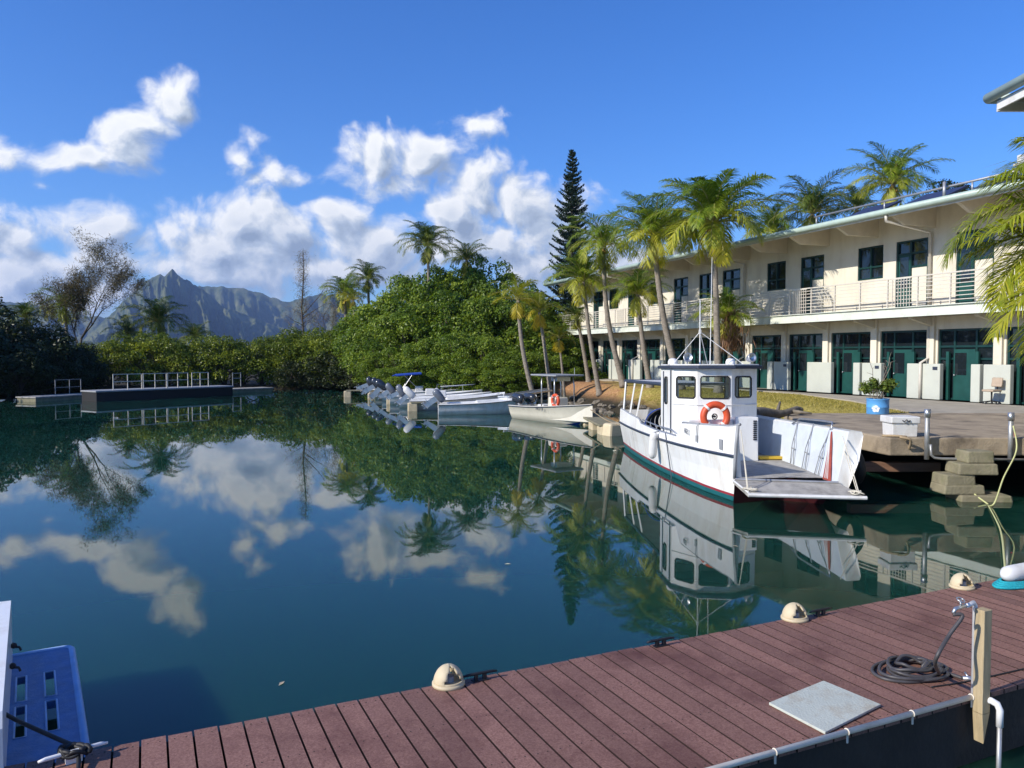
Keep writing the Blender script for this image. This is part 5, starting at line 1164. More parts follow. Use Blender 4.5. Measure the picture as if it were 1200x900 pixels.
# row of skiffs with tilted outboards, sterns to the left
skiffs = [  # stern px, py(waterline), heading, length, kind, motors, label
 (512, 486, 7, 5.0, 'decked', 2, 'white skiff nearest in the row, sharp bow pointing at the console boat', COWL),
 (478, 481, 8, 5.2, 'decked', 1, 'second white skiff of the row with a long flat foredeck', COWL),
 (466, 477.5, 8, 5.3, 'open', 1, 'white skiff tight behind the flat foredeck one', COWL),
 (455, 474, 8, 5.6, 'open', 1, 'third white skiff of the row, low and half hidden', COWL),
 (446, 469.5, 9, 6.4, 'open', 2, 'white boat with a blue folded canopy and grey outboards', COWLD),
 (438, 467, 9, 6.2, 'decked', 2, 'low decked white boat between the blue canopy boat and the farthest one', COWLD),
 (430, 465, 9, 6.0, 'open', 1, 'farthest white boat of the row with a big tilted dark outboard', COWLD)]
for k, (px, py, hd, L, kind, nm, label, cm) in enumerate(skiffs):
    q = G(px, py); t, rows = small_boat('skiff', label, L, 1.8, .82, .52, (q.x, q.y + .7, 0), R(hd), WHITE, kind, 'skiffs moored stern out in a row', NAVY if k < 2 else WHITE2)
    for y in ([0] if nm == 1 else [-.34, .34]): outboard(t, y, .60, (cm, WHITE2, cm)[(k + (y > 0)) % 3] if k < 4 else cm, (52, 44, 60, 50, 38, 56, 64)[k] + 6 * y, -.02, 1.0 if k < 4 else 1.2)
    if kind == 'open':
        mb = MB(); mb.box((2.4, 0, .5), (.6, .6, .8), taper=.85); build('console', mb, WHITE2, t, False, bevel=.04)
    mb = MB(); mb.box((1.3, 0, .44), (.35, 1.4, .06)); build('bench', mb, WHITE2, t, False, bevel=.01)
    if k == 0: lettering('HA 241 U', .17, NAVY, t, (4.15, -.72, .56), (R(80), 0, R(14)), .004)
    if k == 4:
        mb = MB(); P = [(1.0, 0, 1.62), (1.1, 0, 1.66), (1.9, 0, 1.72), (2.3, 0, 1.70)]
        mb.box((1.7, 0, 1.68), (1.7, 1.5, .13), Matrix.Rotation(R(-4), 3, 'Y')); mb.add([(.85, -.75, 1.6), (.85, .75, 1.6), (.62, .7, 1.56), (.62, -.7, 1.56), (.85, -.75, 1.66), (.85, .75, 1.66)], [(0, 1, 2, 3), (3, 2, 5, 4)]); cv_ = build('canopy', mb, BLUEC, t, False, bevel=.04)
        for sy in (-.74, .74):
            mb = MB(); mb.tube([(1.2, sy, .55), (1.9, sy, 1.64)], .018, 6); mb.tube([(2.5, sy, .55), (1.4, sy, 1.64)], .018, 6); build('canopy_strut', mb, ALU, t, False)
    if k in (3, 4, 6):
        mb = MB(); P = [(L * .55, -.75, .6), (L * .55, -.75, 1.0), (L * .92, 0, 1.15), (L * .55, .75, 1.0), (L * .55, .75, .6)]; mb.tube(P, .02, 6); mb.tube([(L * .78, -.4, .75), (L * .78, -.4, 1.08)], .015); build('bow_rail', mb, ALU, t, False)
# large ribbed collar of the leftmost tilted motor
q = G(412, 466); 
# finger floats between the boats
for k, (px, py, L) in enumerate([(402, 465.5, 4), (430, 468.5, 7), (452, 474, 7.5), (477, 482, 8)]):
    q = G(px, py); t = thing('finger_dock', ['beige finger float at the far left end of the row', 'beige finger float behind the third skiff', 'beige finger float between the second and third skiffs', 'beige finger float beside the nearest skiff'][k], 'floating dock', (q.x, q.y + .3, 0), R(10), 'beige finger floats between the skiffs')
    for x_ in (.25, L / 2, L - .3): mb = MB(); mb.box((x_, 0, .17), (.5, .62, .5)); build('float', mb, BEIGE, t, False, bevel=.04)
    mb = MB(); mb.box((L / 2 + .1, 0, .45), (L - .1, .66, .07)); build('deck', mb, STONE, t, False, bevel=.01)
q0 = G(676, 481, .3); q1 = G(716, 500, .3)
t = thing('floating_dock', 'beige floating walkway leading from the bank to the stern of the landing craft', 'floating dock', (q1.x, q1.y, 0), math.atan2(q0.y - q1.y, q0.x - q1.x))
Ld = math.hypot(q0.x - q1.x, q0.y - q1.y)
mb = MB(); mb.box((Ld / 2, 0, .34), (Ld, .9, .08)); build('deck', mb, STONE, t, False, bevel=.01)
for k in range(5):
    mb = MB(); mb.box((.3 + k * (Ld - .6) / 4, 0, .08), (.8, .82, .44)); build('float', mb, BEIGE, t, False, bevel=.06)
g0 = D(590, 465, 40); g1 = D(641, 457.5, 44)
t = thing('gangway', 'thin grey gangway ramp from the floats up to the dirt bank', 'gangway', (g0.x, g0.y, g0.z)); mb = MB(); mb.bar(g0, g1, .7, .08); build('ramp_deck', mb, ALU, t)
for s_ in (-.33, .33): mb = MB(); mb.tube([g0 + Vector((0, s_, .1)), g1 + Vector((0, s_, .1))], .025); build('rail', mb, ALU, t)
mb = MB(); mb.box((q1.x + .15, q1.y - .1, .14), (.95, .62, .62), Matrix.Rotation(R(28), 3, 'Z'), taper=.85)
tag(build('mooring_block', mb, BEIGE, bevel=.09), 'beige block at the end of the walkway beside the landing craft stern', 'block')
rope('rope', [D(692, 480, 31), D(710, 492, 30.5), D(728, 499, 28)], .018, TANR, 'tan rope from the bow of the hard top boat towards the landing craft')
rope('rope', [D(722, 528, 24), D(700, 530, 26), D(683, 541, 25)], .012, WROPE, 'thin rope dipping into the water left of the landing craft')

# ------------------------------------------------------------------ far left platforms
a = G(113, 471); b = G(273, 463); L = math.hypot(b.x - a.x, b.y - a.y); an = math.atan2(b.y - a.y, b.x - a.x)
t = thing('floating_platform', 'long black sided floating platform with white railings before the left hedge', 'platform', (a.x, a.y, 0), an)
mb = MB(); mb.box((L / 2, .9, .28), (L, 1.8, .62)); build('float', mb, BLACKR, t, False, bevel=.03)
mb = MB(); mb.box((L / 2, .9, .64), (L + .1, 1.9, .10)); build('deck', mb, GRAYP, t, False, bevel=.02)
xs_ = [1.7, 4.2, 6.9, 8.6]
for i, (x0, x1) in enumerate(((1.6, 4.1), (4.25, 6.4), (6.5, 8.5), (8.9, 10.6))):
    k_ = L / 13.0; x0 *= k_; x1 *= k_
    mb = MB(); n = 3 if i < 3 else 3
    for j in range(n): mb.box((x0 + (x1 - x0) * j / (n - 1), .25, 1.2), (.05, .04, 1.04))
    for z in (1.70, 1.22): mb.box(((x0 + x1) / 2, .25, z), (x1 - x0 + .05, .035, .045))
    build('railing', mb, RAIL, t, False)
a2 = G(42, 471); b2 = G(112, 466.5); L2 = math.hypot(b2.x - a2.x, b2.y - a2.y)
t = thing('floating_dock', 'low pale float left of the black platform', 'floating dock', (a2.x, a2.y, 0), math.atan2(b2.y - a2.y, b2.x - a2.x))
mb = MB(); mb.box((L2 / 2, .8, .05), (L2, 1.6, .36)); build('float', mb, STONE, t, False, bevel=.03); mb = MB(); mb.box((L2 / 2, .8, .27), (L2 + .1, 1.7, .08)); build('deck', mb, DECKW, t, False)
mb = MB()
for x in (2.2, 3.3, 4.2): mb.box((x, .9, .8), (.035, .03, 1.0))
for z in (.8, 1.3): mb.box((3.2, .9, z), (2.1, .03, .03))
build('railing', mb, GRAYP, t, False)
a2 = G(272, 460.5); b2 = G(320, 458.5); L2 = math.hypot(b2.x - a2.x, b2.y - a2.y)
t = thing('floating_dock', 'low pale float right of the black platform under the hedge', 'floating dock', (a2.x, a2.y, 0), math.atan2(b2.y - a2.y, b2.x - a2.x))
mb = MB(); mb.box((L2 / 2, .8, .05), (L2, 1.6, .36)); build('float', mb, STONE, t, False, bevel=.03); mb = MB(); mb.box((L2 / 2, .8, .27), (L2 + .1, 1.7, .08)); build('deck', mb, DECKW, t, False)
mb = MB()
for x in (.6, 1.3): mb.box((x, .9, 1.0), (.05, .04, 1.1))
mb.box((.95, .9, 1.5), (.7, .04, .05)); mb.box((.95, .9, 1.1), (.7, .04, .05)); build('railing', mb, GRAYP, t, False)

# ------------------------------------------------------------------ palms
def crown_palm(seed, R_=2.9, custom=(), nf=30, m=PALML, dens_=1.0, brown=3, lw=.040, droop=1.0, upb=0.0, young=False):
    rn = np.random.RandomState(seed); Q = []; T = []; rib = MB()
    for f in range(nf):
        a = f * 2.399963 + rn.uniform(-.25, .25); u = f / nf
        dead = f >= nf - brown
        e = (1.45 - 1.45 * u ** .85 + upb) if not dead else -.75
        L = R_ * (1.0 + .15 * rn.uniform(-1, 1)) * (1 if not dead else .75) * (.82 + .3 * math.sin(math.pi * min(1, u + .15))); n = 22
        g = (1.5 + .3 * u) * droop * rn.uniform(.7, 1.3); p_ = np.zeros(3); P = [p_.copy()]; Dd = []
        if f < len(custom): a, e, g, L = custom[f]; dead = False; u = .5
        side = rn.uniform(-.25, .25)
        for i in range(n):
            t = i / n; ee = e - g * t ** 1.5; aa = a + side * t
            d = np.array([math.cos(ee) * math.cos(aa), math.cos(ee) * math.sin(aa), math.sin(ee)]); Dd.append(d); p_ = p_ + d * L / n; P.append(p_.copy())
        Dd.append(Dd[-1]); P = np.array(P); Dd = np.array(Dd)
        rib.tube([P[i] for i in range(0, n + 1, 3)], [.035 * (1 - i / (n + 2)) * (R_ / 2.9) + .006 for i in range(0, n + 1, 3)], 4)
        nl = int(46 * dens_); tone0 = (.15 + .6 * u + rn.uniform(-.15, .15))
        twist = rn.uniform(-.5, .5)
        for k in range(nl):
            t = .12 + .88 * k / nl + rn.uniform(-.006, .006); i = min(int(t * n), n - 1); ft = t * n - i; c = P[i] * (1 - ft) + P[min(i + 1, n)] * ft; d = Dd[i]
            hz = np.cross(d, [0, 0, 1.0]); hz /= (np.linalg.norm(hz) + 1e-6); up = np.cross(hz, d)
            ll = R_ * .30 * (math.sin(math.pi * min(1, .18 + t * .80)) ** .6) * rn.uniform(.85, 1.1)
            for sgn in (-1, 1):
                fold = .30 + twist * sgn * .5 - (.8 if dead else .45) * u + rn.uniform(-.16, .16) * (1 + 2.2 * u)
                dr = sgn * hz * .80 + d * (.62 + .3 * t) + up * fold; dr /= np.linalg.norm(dr)
                dr2 = dr + np.array([0, 0, -.45 - .5 * rn.rand()]) * (1.0 if not young else .5); dr2 /= np.linalg.norm(dr2)
                wv = np.cross(dr, up); wv /= (np.linalg.norm(wv) + 1e-6); w_ = lw * rn.uniform(.8, 1.15)
                b0 = c; b1 = c + dr * ll * .5; b2 = b1 + dr2 * ll * .5; ww = wv * w_ / 2
                Q += [b0 - ww * .5, b0 + ww * .5, b1 + ww, b1 - ww, b1 - ww, b1 + ww, b2 + ww * .12, b2 - ww * .12]
                tt = np.clip(tone0 + rn.uniform(-.15, .15) + .25 * t * u, 0, 1); T += [tt, tt]
    me = quads('crown', np.array(Q), np.array(T), m); return me, rib
RIBM = mat('frond rib', (.30, .28, .08), .6, .2, 5)
PC = {}
def get_crown(key):
    if key in PC: return PC[key]
    kinds = {'A': dict(seed=1, m=PALML), 'B': dict(seed=5, m=PALML, nf=32), 'C': dict(seed=9, m=PALML, nf=28, droop=1.15), 'Y1': dict(seed=12, m=PALMY, nf=15, R_=2.4, upb=-.05, dens_=.8, young=True), 'Y2': dict(seed=15, m=PALMY, nf=13, R_=2.2, young=True, dens_=.8),
             'D1': dict(seed=21, m=PALMD, nf=28), 'D2': dict(seed=25, m=PALMD, nf=24, lw=.05, dens_=.8), 'F': dict(seed=33, m=PALML, nf=34, dens_=1.3, lw=.044), 'FY': dict(seed=41, m=leafmat('yellow green near leaflet', (.07, .12, .010), (.26, .31, .022), (.70, .60, .07), .42), nf=24, R_=2.9, dens_=2.0, lw=.034, upb=-.2, brown=0, custom=((R(176), 1.2, 1.25, 2.5), (R(190), .9, 1.5, 2.8), (R(183), .30, .95, 2.8), (R(196), -.25, .8, 3.1), (R(172), .80, 1.1, 2.5), (R(206), .10, 1.1, 2.7), (R(186), -.55, .7, 2.7), (R(160), .2, .9, 2.6)))}  # the near palm has its own leaflet colour, yellower than the green palms
    me, rib = crown_palm(**kinds[key]); rme = None
    PC[key] = (me, rib); return PC[key]
def palm(label, base_, crown_, scale=1.0, key='A', r0=.19, r1=.11, rot=0.0, group='coconut palms', bend=.0, nuts=True):
    base_ = Vector(base_); crown_ = Vector(crown_); t = thing('palm_tree', label, 'palm tree', base_, 0, group)
    v = crown_ - base_; P = []; rs = []; n = 44; sidev = Vector((v.y, -v.x, 0)); side = Vector((1, 0, 0))
    for i in range(n + 1):
        s = i / n; lean = s ** .75 if bend == 0 else s
        q = Vector((v.x * (s * .8 + .2 * s * s) , v.y * s, v.z * s)) + side * bend * math.sin(math.pi * s)
        P.append(q); rs.append((r0 * (1 - s) + r1 * s) * (1.0 + .55 * math.exp(-s * 18)) * (1.06 if i % 2 else .95))
    mb = MB(); mb.tube(P, rs, 10); build('trunk', mb, BARK, t, False, smooth=True)
    me, rib = get_crown(key); o = link('crown', me, t); o.location = v; o.scale = (scale,) * 3; o.rotation_euler = (0, 0, rot)
    if not hasattr(rib, 'me'): ro = build('frond_rib', rib, RIBM, o, False); rib.me = ro.data
    else: link('frond_rib', rib.me, o)
    if nuts:
        mb = MB(); rn = random.Random(int(rot * 100) + len(label))
        for k in range(9): a_ = rn.uniform(0, 6.28); mb.ball(v + Vector((.2 * math.cos(a_), .2 * math.sin(a_), -.2 - rn.random() * .25)) * 1.0, .10, 7, 5)
        build('coconuts', mb, mat('husk', (.35, .22, .05), .6, .3, 4), t, False, smooth=True)
    return t
def PT(cx, cy, bx_, by_, dep, **k):   # crown pixel, base pixel, distance
    b = D(bx_, by_, dep); b.z = max(gz(b.x, b.y) - .05, .2); c = D(cx, cy, dep - k.pop('dy', 0)); return b, c
bank = 'coconut palms on the bank before the building'
for (cx, cy, bx_, by_, dep, sc, key, r0, label, bend) in [
    (607, 352, 627, 447, 46, .78, 'Y1', .16, 'yellowish palm leaning left at the left end of the dirt bank', -.25),
    (632, 366, 646, 441, 47, .80, 'Y2', .14, 'young yellow palm beside the boats hard top, second from the left', 0),
    (655, 397, 662, 440, 48, .62, 'Y2', .09, 'small bright yellow palm low by the left end of the building', 0),
    (684, 330, 703, 450, 46, .80, 'A', .15, 'slim palm in front of the left end of the balcony', -.15),
    (707, 288, 731, 452, 45, .92, 'C', .17, 'leaning palm whose curved trunk crosses the left of the balcony', -.4),
    (747, 345, 762, 454, 43, .72, 'A', .16, 'short palm with drooping fronds over the left part of the balcony', -.1),
    (766, 276, 798, 458, 40, 1.0, 'B', .19, 'tall palm with a long leaning trunk behind the landing craft wheelhouse', -.3),
    (836, 262, 842, 461, 37, 1.14, 'F', .17, 'tallest straight palm right behind the landing craft mast', 0),
    (853, 372, 857, 458, 38, .62, 'A', .13, 'low young palm with hanging dead fronds behind the mast', 0)]:
    b, c = PT(cx, cy, bx_, by_, dep); palm(label, b, c, sc, key, r0, r0 * .62, cx * .37, bank, bend, nuts=key in 'BFC')
# dead fronds hanging on the low palm
b, c = PT(856, 378, 857, 458, 38)
rn = np.random.RandomState(8); n = 700; h = rn.rand(n); P = np.stack([c.x + .32 * rn.normal(size=n) * (.4 + h * .9), c.y + .3 * rn.normal(size=n), c.z + .5 - h * 1.9], 1)
me = leafmesh('dead_fronds', P - np.array(c), unit(rn.normal(size=(n, 3)) * [1, 1, .2]), unit(np.array([[0, 0, -1.]]) + .35 * rn.normal(size=(n, 3))), .55, .05, rn.rand(n), BROWNL)
o = link('dead_frond_bundle', me); o.location = c; tag(o, 'bundle of brown dead fronds hanging round the low palm behind the mast', 'dead fronds')
for (cx, cy, dep, sc, key, label) in [(952, 250, 58, 1.30, 'D1', 'palm crown rising behind the roof, left of the taller one'), (1046, 216, 48, 1.02, 'B', 'palm with orange coconuts rising above the roof on the right'), (905, 272, 60, 1.0, 'C', 'ragged palm top peeking over the roof behind the tallest palm'), (1004, 245, 60, .95, 'D2', 'dark palm between the two crowns above the roof'), (790, 275, 62, 1.0, 'A', 'palm half hidden behind the roof left of the tallest palm')]:
    c = D(cx, cy, dep); palm(label, (c.x + .5, c.y, 1.1), c, sc, key, .2, .12, cx * .7, 'palms behind the building')
far = 'palms beyond the hedge'
for (cx, cy, dep, sc, key, label) in [(501, 288, 66, 1.0, 'D1', 'dark palm standing highest above the mangrove mound'), (547, 305, 70, .85, 'D2', 'small dark palm top right of the highest one on the mound'), (431, 327, 76, .8, 'D2', 'palm peeping over the left shoulder of the mound'), (404, 346, 74, .95, 'A', 'yellow green palm at the left foot of the mound'), (414, 352, 72, .6, 'Y1', 'small yellowish palm beside the left foot of the mound'),
    (76, 360, 70, .92, 'C', 'palm rising left of the open branched tree'), (186, 378, 71, 1.15, 'D2', 'broad dark palm against the mountain, behind the hedge'), (228, 396, 76, .75, 'D1', 'small palm top right of the broad dark palm'), (150, 392, 73, .8, 'D2', 'dark low palm beside the open branched tree'), (30, 372, 66, .7, 'D1', 'dark palm top at the far left')]:
    c = D(cx, cy, dep); palm(label, (c.x + .3, c.y, .3), c, sc, key, .17, .11, cx * .31, far, 0, nuts=False)
# foreground palm at right, its trunk outside the picture
c = Vector((9.75, 12.3, 4.85)); palm('big yellow green palm fronds reaching in from the right edge', (11.3, 13.4, 1.2), c, 1.0, 'FY', .2, .13, .0, None, 0, nuts=False)

# ------------------------------------------------------------------ trees
def limbs(mb, clumps, r0, base_=(0, 0, 0), jt=1):
    for i, (x, y, z, r) in enumerate(clumps):
        if i % jt: continue
        p0 = Vector(base_); p3 = Vector((x, y, z)); p1 = p0.lerp(p3, .35) + Vector((-x * .15, -y * .15, z * .12)); p2 = p0.lerp(p3, .7)
        mb.tube([p0, p1, p2, p3], [r0, r0 * .6, r0 * .35, r0 * .12], 5)
VAR = {}
def bush_variant(key, m, rx, ry, h, nc, rc, per, L, seed, z0=.2):
    cl = lumpy(rx, ry, z0, h, nc, rc, seed); me = crown('crown', m, cl, per, L, .5, seed); mb = MB(); limbs(mb, cl, .12 * h / 5, jt=3); VAR[key] = (me, mb)
bush_variant('M1', MANG, 2.6, 2.6, 5.2, 60, .64, 520, .165, 1); bush_variant('M2', MANG, 2.9, 2.4, 4.6, 60, .66, 520, .165, 2); bush_variant('M3', MANG, 2.3, 2.3, 5.8, 56, .62, 530, .165, 3)
bush_variant('H1', HEDGE, 2.2, 1.9, 3.6, 36, .60, 480, .15, 4); bush_variant('H2', HEDGE, 2.5, 1.8, 3.1, 36, .60, 480, .15, 5)
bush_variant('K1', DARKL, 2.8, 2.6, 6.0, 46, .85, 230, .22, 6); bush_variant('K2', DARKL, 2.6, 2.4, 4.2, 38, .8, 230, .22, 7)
def bush(name, label, cat, loc, key, s=1.0, rot=0.0, group=None, sz=None):
    t = thing(name, label, cat, loc, rot, group); t.scale = (s, s, sz or s); me, mb = VAR[key]
    if not hasattr(mb, 'me'): mb.me = build('trunk', mb, BARKD, t, False, smooth=True).data
    else: link('trunk', mb.me, t)
    link('crown', me, t); return t
rn = random.Random(21)
# mangrove mound: (px, crown-top py, distance)
mound = [(392, 396, 71), (412, 384, 69), (430, 374, 68), (446, 362, 66), (462, 346, 66), (480, 330, 67), (500, 322, 68), (520, 318, 69), (545, 312, 70), (570, 316, 69), (592, 326, 68), (612, 342, 66), (630, 356, 64), (650, 366, 64), (668, 372, 64),
         (440, 392, 62.5), (462, 376, 61), (486, 362, 60), (512, 352, 60), (538, 350, 60), (564, 352, 60), (588, 362, 59), (610, 380, 58), (636, 388, 58), (660, 392, 60),
         (452, 412, 58.5), (474, 404, 57), (496, 398, 56), (520, 396, 55), (544, 396, 54), (568, 400, 53), (590, 408, 52), (608, 416, 51.5), (628, 418, 53), (652, 420, 55), (682, 424, 58), (700, 428, 62),
         (466, 428, 55), (492, 422, 54), (518, 420, 53), (544, 420, 52), (570, 424, 50.5), (592, 430, 49.5)]
KH = {'M1': 5.0, 'M2': 4.5, 'M3': 5.5, 'H1': 3.7, 'H2': 3.2, 'K1': 6.1, 'K2': 4.4}
def place(px, py, dep, keys, name, label, cat, group, smin=.7, smax=1.45, zb=.1):
    tp_ = D(px, py, dep); key = rn.choice(keys); s = (tp_.z - zb) / KH[key]; sxy = max(smin, min(smax, s)); t = bush(name, label, cat, (tp_.x, dep, zb), key, sxy, rn.uniform(0, 6.28), group, sz=s)
for (px, py, dep) in mound: place(px, py + 2, dep, ['M1', 'M2', 'M3'], 'mangrove_tree', 'bushy bright green mangrove in the dense mound behind the skiffs', 'mangrove', 'mangroves massed in the mound')
# left hedge
hx = [(100, 405, 64), (128, 402, 64), (150, 398, 65), (172, 396, 65), (196, 400, 66), (218, 398, 66), (240, 399, 67), (262, 397, 67), (284, 401, 68), (306, 398, 68), (328, 395, 69), (350, 392, 70), (372, 388, 70), (392, 392, 68.5), (340, 404, 69), (376, 398, 69), (408, 396, 68)]
for (px, py, dep) in hx: place(px, py, dep, ['H1', 'H2'], 'hedge_bush', 'yellow green bush in the hedge along the far left shore', 'bush', 'bushes of the far hedge', .8, 1.5)
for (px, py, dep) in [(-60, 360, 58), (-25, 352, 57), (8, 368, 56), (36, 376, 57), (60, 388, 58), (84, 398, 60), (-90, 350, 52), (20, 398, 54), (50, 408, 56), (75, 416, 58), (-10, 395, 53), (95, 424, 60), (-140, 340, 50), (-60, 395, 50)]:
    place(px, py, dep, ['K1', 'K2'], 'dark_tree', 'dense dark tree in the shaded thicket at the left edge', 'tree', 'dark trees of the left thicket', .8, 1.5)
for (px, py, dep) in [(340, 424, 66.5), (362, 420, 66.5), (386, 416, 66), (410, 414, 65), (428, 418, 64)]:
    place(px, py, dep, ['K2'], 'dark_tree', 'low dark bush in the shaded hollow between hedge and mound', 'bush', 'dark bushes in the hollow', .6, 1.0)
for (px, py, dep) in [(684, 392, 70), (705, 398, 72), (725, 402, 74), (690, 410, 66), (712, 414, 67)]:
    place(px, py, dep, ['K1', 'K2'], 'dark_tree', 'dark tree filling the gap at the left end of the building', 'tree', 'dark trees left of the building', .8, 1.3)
# tall trees off frame at left; one branch reaches in
def branchy(name, label, cat, base_, H, seed, m, spread=.5, levels=4, leafn=26, L=.34, W=.022, tip=.35, r0=.16, lean=0, fol='foliage', droop=.5, trunk_frac=.35, group=None):
    t = thing(name, label, cat, base_, 0, group); rn = random.Random(seed); mb = MB(); tips = []
    def grow(p, d, L_, r, lv):
        n = 4; P = [p]; rs = [r]
        for i in range(n):
            d = (d + Vector((rn.uniform(-.16, .16), rn.uniform(-.16, .16), rn.uniform(-.02, .10)))).normalized(); p = p + d * L_ / n; P.append(p); rs.append(r * (1 - .4 * (i + 1) / n))
            if lv <= 2: tips.append(p.copy())
        mb.tube(P, rs, 6 if lv > 1 else 4)
        if lv == 0: tips.append(p); return
        for k in range(rn.choice((2, 3, 3)) if lv < levels else 4):
            ax = Vector((rn.uniform(-1, 1), rn.uniform(-1, 1), rn.uniform(-.15, .5))).normalized(); grow(P[-1] if k < 2 else P[rn.choice((2, 3))], (d * (1 - spread) + ax * spread * 1.2 + Vector((0, 0, .15))).normalized(), L_ * rn.uniform(.62, .85), rs[-1] * .72, lv - 1)
    grow(Vector((0, 0, 0)), Vector((lean, 0, 1)).normalized(), H * trunk_frac, r0, levels)
    build('trunk', mb, BARKD, t, False, smooth=True); q = np.array([tuple(v) for v in tips]); rr = np.random.RandomState(seed)
    n = len(q) * leafn; P = np.repeat(q, leafn, 0) + rr.normal(size=(n, 3)) * tip * np.array([1, 1, .75]); Dr = unit(rr.normal(size=(n, 3)) * .8 + np.array([[0, 0, -droop]])); N = unit(rr.normal(size=(n, 3)))
    link(fol, leafmesh('foliage', P, N, Dr, L * (.6 + .8 * rr.rand(n)), W, rr.rand(n), m), t); return t
q = D(92, 400, 66); branchy('ironwood_tree', 'open branched tree with brownish wispy foliage against the clouds, left', 'tree', (q.x - .5, 66, .3), 12.0, 4, WISP, .45, 4, 26, .34, .035, .28, .17, .10, droop=.4, trunk_frac=.34).rotation_euler.z = R(115)
q = D(355, 400, 74)
t = thing('dead_tree', 'tall thin half bare tree with a grey twiggy skirt left of the mound', 'tree', (q.x, 74, .3)); mb = MB(); rr = random.Random(6); mb.tube([(0, 0, 0), (.1, 0, 4), (-.1, 0, 7), (.15, 0, 10.3), (.1, 0, 12.6)], [.14, .11, .08, .05, .015], 6); tips = []
for k in range(46):
    z = 3.0 + 9.2 * (k / 46) ** 1.0; a_ = k * 2.4; L_ = (1.9 * (1 - (z - 3) / 5.5) + .5) if z < 7 else rr.uniform(.25, .55); L_ *= rr.uniform(.7, 1.2)
    P = [Vector((.05, 0, z)), Vector((L_ * .5 * math.cos(a_), L_ * .5 * math.sin(a_), z + .25 * L_)), Vector((L_ * math.cos(a_), L_ * math.sin(a_), z + .6 * L_))]; mb.tube(P, [.03, .02, .008], 4); tips += [P[1], P[2]]
mb.tube([(0, 0, 6.4), (.8, .1, 7.3), (1.6, .1, 8.2), (2.3, 0, 9.2)], [.05, .04, .025, .01], 5); mb.tube([(0, 0, 6.0), (1.2, .1, 6.9), (2.1, .1, 7.4)], [.05, .03, .01], 5)
build('trunk', mb, BARKD, t, False, smooth=True); q_ = np.array([tuple(v) for v in tips]); rn2 = np.random.RandomState(2); k_ = 30; n = len(q_) * k_; P = np.repeat(q_, k_, 0) + rn2.normal(size=(n, 3)) * .24
link('twigs', leafmesh('twigs', P, unit(rn2.normal(size=(n, 3))), unit(rn2.normal(size=(n, 3)) + [[0, 0, .6]]), .34, .022, rn2.rand(n), DRYW), t)
for (px, py, dep, s_, hh) in [(392, 372, 76, 31, 7.5), (404, 360, 78, 32, 8)]:
    q = D(px, 415, dep); branchy('bare_tree', ['grey bare topped tree just left of the mound', 'second bare topped tree just left of the mound'][s_ - 31], 'tree', (q.x, dep, .3), hh, s_, DRYW, .35, 3, 14, .3, .02, .25, .09, 0, droop=-.3, trunk_frac=.45)
q = D(-135, 415, 30); branchy('ironwood_tree', 'dark wispy branches hanging in at the left edge of the sky', 'tree', (q.x - 1.4, 30, .3), 9.5, 14, mat and DARKL, .5, 4, 18, .30, .028, .24, .2, .0, trunk_frac=.36)
# Norfolk pine
q = D(670, 400, 66); H = D(672, 178, 66).z - 1.0
t = thing('norfolk_pine', 'tall narrow dark Norfolk pine behind the left end of the building', 'pine tree', (q.x, 66, 1.0)); mb = MB(); mb.tube([(0, 0, 0), (0, 0, H * .5), (0.05, 0, H)], [.26, .17, .02], 8); rr = random.Random(3); Pq = []; Dq = []
z = 3.5
while z < H - .15:
    f = 1 - z / H; rad = .16 + 3.0 * f ** .80; nb = 6 if f > .1 else 5; a0 = rr.uniform(0, 6)
    z00 = z
    for b_ in range(nb):
        z = z00 + rr.uniform(-.17, .17); a_ = a0 + b_ * 6.283 / nb + rr.uniform(-.35, .35); L_ = rad * rr.uniform(.6, 1.15); ns = max(3, int(L_ / .12)); P = []
        for s in range(ns + 1):
            u = s / ns; P.append(Vector((L_ * u * math.cos(a_), L_ * u * math.sin(a_), z - .12 * L_ * math.sin(u * 3.1) + .22 * L_ * u * u)))
            if s > 0:
                for side in (-1, 1):
                    sl_ = .10 + .30 * (1 - abs(u - .6)) * min(1, L_ / 1.5)
                    for v_ in range(6):
                        w_ = v_ / 6; Pq.append(P[-1] + Vector((-math.sin(a_) * side * sl_ * w_ + .08 * w_ * math.cos(a_), math.cos(a_) * side * sl_ * w_ + .08 * w_ * math.sin(a_), .12 * w_ + rr.uniform(-.03, .03)))); Dq.append((rr.uniform(-1, 1), rr.uniform(-1, 1), .4 + rr.random()))
        mb.tube([P[0], P[len(P) // 2], P[-1]], [.035, .025, .01], 4)
    z = z00 + .26 + .24 * f
build('trunk', mb, BARKD, t, False, smooth=True); Pq = np.array([tuple(v) for v in Pq]); n = len(Pq); rn2 = np.random.RandomState(5)
link('needles', leafmesh('needles', Pq, unit(rn2.normal(size=(n, 3))), unit(np.array(Dq)), .22, .085, rn2.rand(n), NEEDLE), t)
# treetops beyond the roof at right
for (px, py, dep) in [(1110, 214, 70), (1128, 219, 72)]:
    tp_ = D(px, py, dep); place(px, py, dep, ['K2'], 'dark_tree', 'dark treetop just above the roof solar panels', 'tree', 'treetops above the solar panels', .8, 1.2, zb=tp_.z - 4.2)

# bare trunk standing in the shade left of the building
b = D(690, 443, 52); palm('bare leaning trunk with sparse crown in the shade at the end of the building', (b.x, b.y, 1.1), D(676, 372, 52), .5, 'D2', .15, .10, 1.2, None, 0, nuts=False)
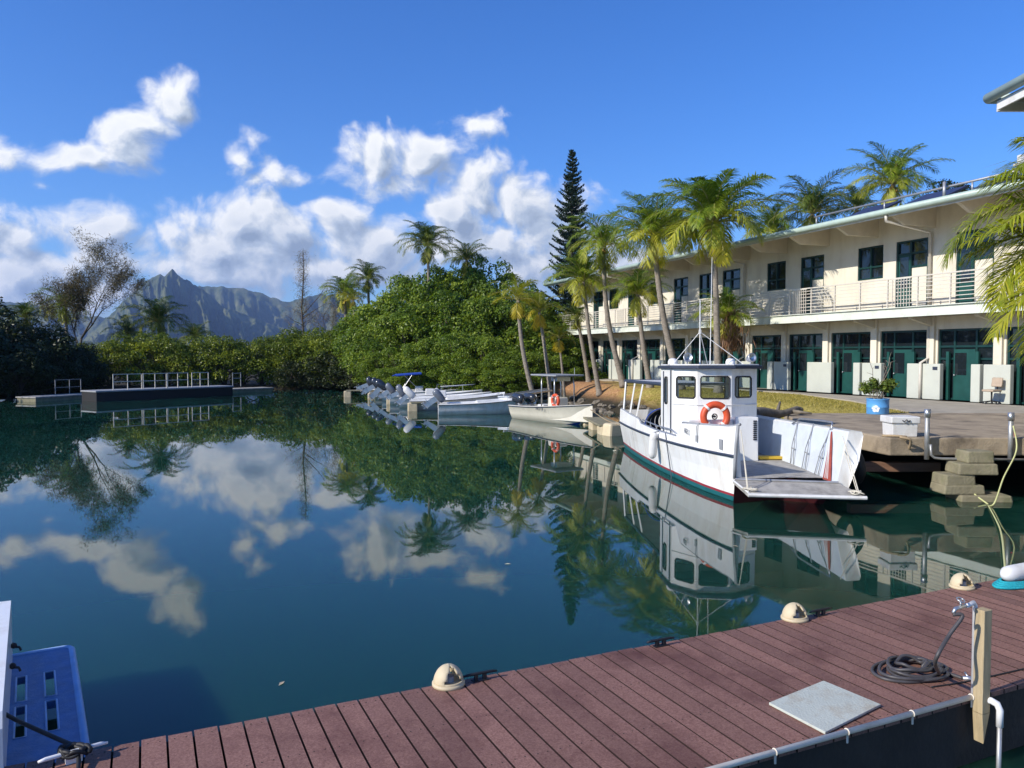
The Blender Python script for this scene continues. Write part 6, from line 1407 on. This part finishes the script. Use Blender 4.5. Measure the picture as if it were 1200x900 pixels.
# grass tufts on the lawn
rr = np.random.RandomState(4); n = 26000; X = 6 + 12 * rr.rand(n); Y = 23.8 + 17 * rr.rand(n)
tt = (X - 18.3) * -.351 + (Y - 28) * .936; oo = (X - 18.3) * -.936 + (Y - 28) * -.351
ok = (oo > 2.4) & (X < 12.4 + (Y - 24) * .05) & (sdist(X, Y) > 1.6); X, Y = X[ok], Y[ok]; n = len(X); Z = th(X[None], Y[None])[0]
P = np.stack([X, Y, Z + .03], 1)
GRASS = leafmat('lawn blade', (.14, .14, .02), (.30, .26, .05), (.52, .42, .12), .2)
o = link('lawn_grass', leafmesh('lawn_grass', P, unit(rr.normal(size=(n, 3)) * [1, 1, .2]), unit(rr.normal(size=(n, 3)) * .5 + [[0, 0, 1]]), .09, .018, rr.rand(n), GRASS)); tag(o, 'short yellowish lawn grass between the walkway and the pier', 'grass', kind='stuff')

# ------------------------------------------------------------------ air between here and the cliffs
hm = bpy.data.materials.new('haze'); hm.use_nodes = True; ht = hm.node_tree; ht.nodes.clear()
pv = nd(ht, 'ShaderNodeVolumePrincipled'); pv.inputs['Color'].default_value = (.42, .62, 1, 1); pv.inputs['Density'].default_value = .0001; pv.inputs['Anisotropy'].default_value = .2
ho = nd(ht, 'ShaderNodeOutputMaterial'); ht.links.new(pv.outputs[0], ho.inputs['Volume'])
mb = MB(); mb.box((0, 2900, 298), (13000, 10000, 604)); tag(build('haze', mb, hm), kind='stuff')

# drifting leaves and mooring lines
for k, (px, py, l_) in enumerate([(595, 661, 'small pale leaf floating in the open middle of the lagoon'), (330, 801, 'small pale leaf floating near the plank edge'), (862, 640, 'brown leaf floating below the bow ramp reflection')]):
    q = G(px, py, .004); mb = MB(); mb.add([(-.05, 0, 0), (0, -.018, .006), (.05, 0, .002), (0, .02, .008)], [(0, 1, 2, 3)]); o = build('floating_leaf', mb, BEIGE, None, False); o.location = q; o.rotation_euler.z = k * 1.3; tag(o, l_, 'leaf')
for (a_, b_, l_) in [((602, 463, 42), (640, 462, 44), 'thin mooring line from the nearest skiff bow towards the bank'), ((577, 462, 45), (606, 459, 48), 'thin mooring line from the second skiff bow to the boulders')]:
    p_, q_ = D(*a_), D(*b_); rope('rope', [p_, (p_ + q_) / 2 + Vector((0, 0, -.2)), q_], .014, WROPE, l_)
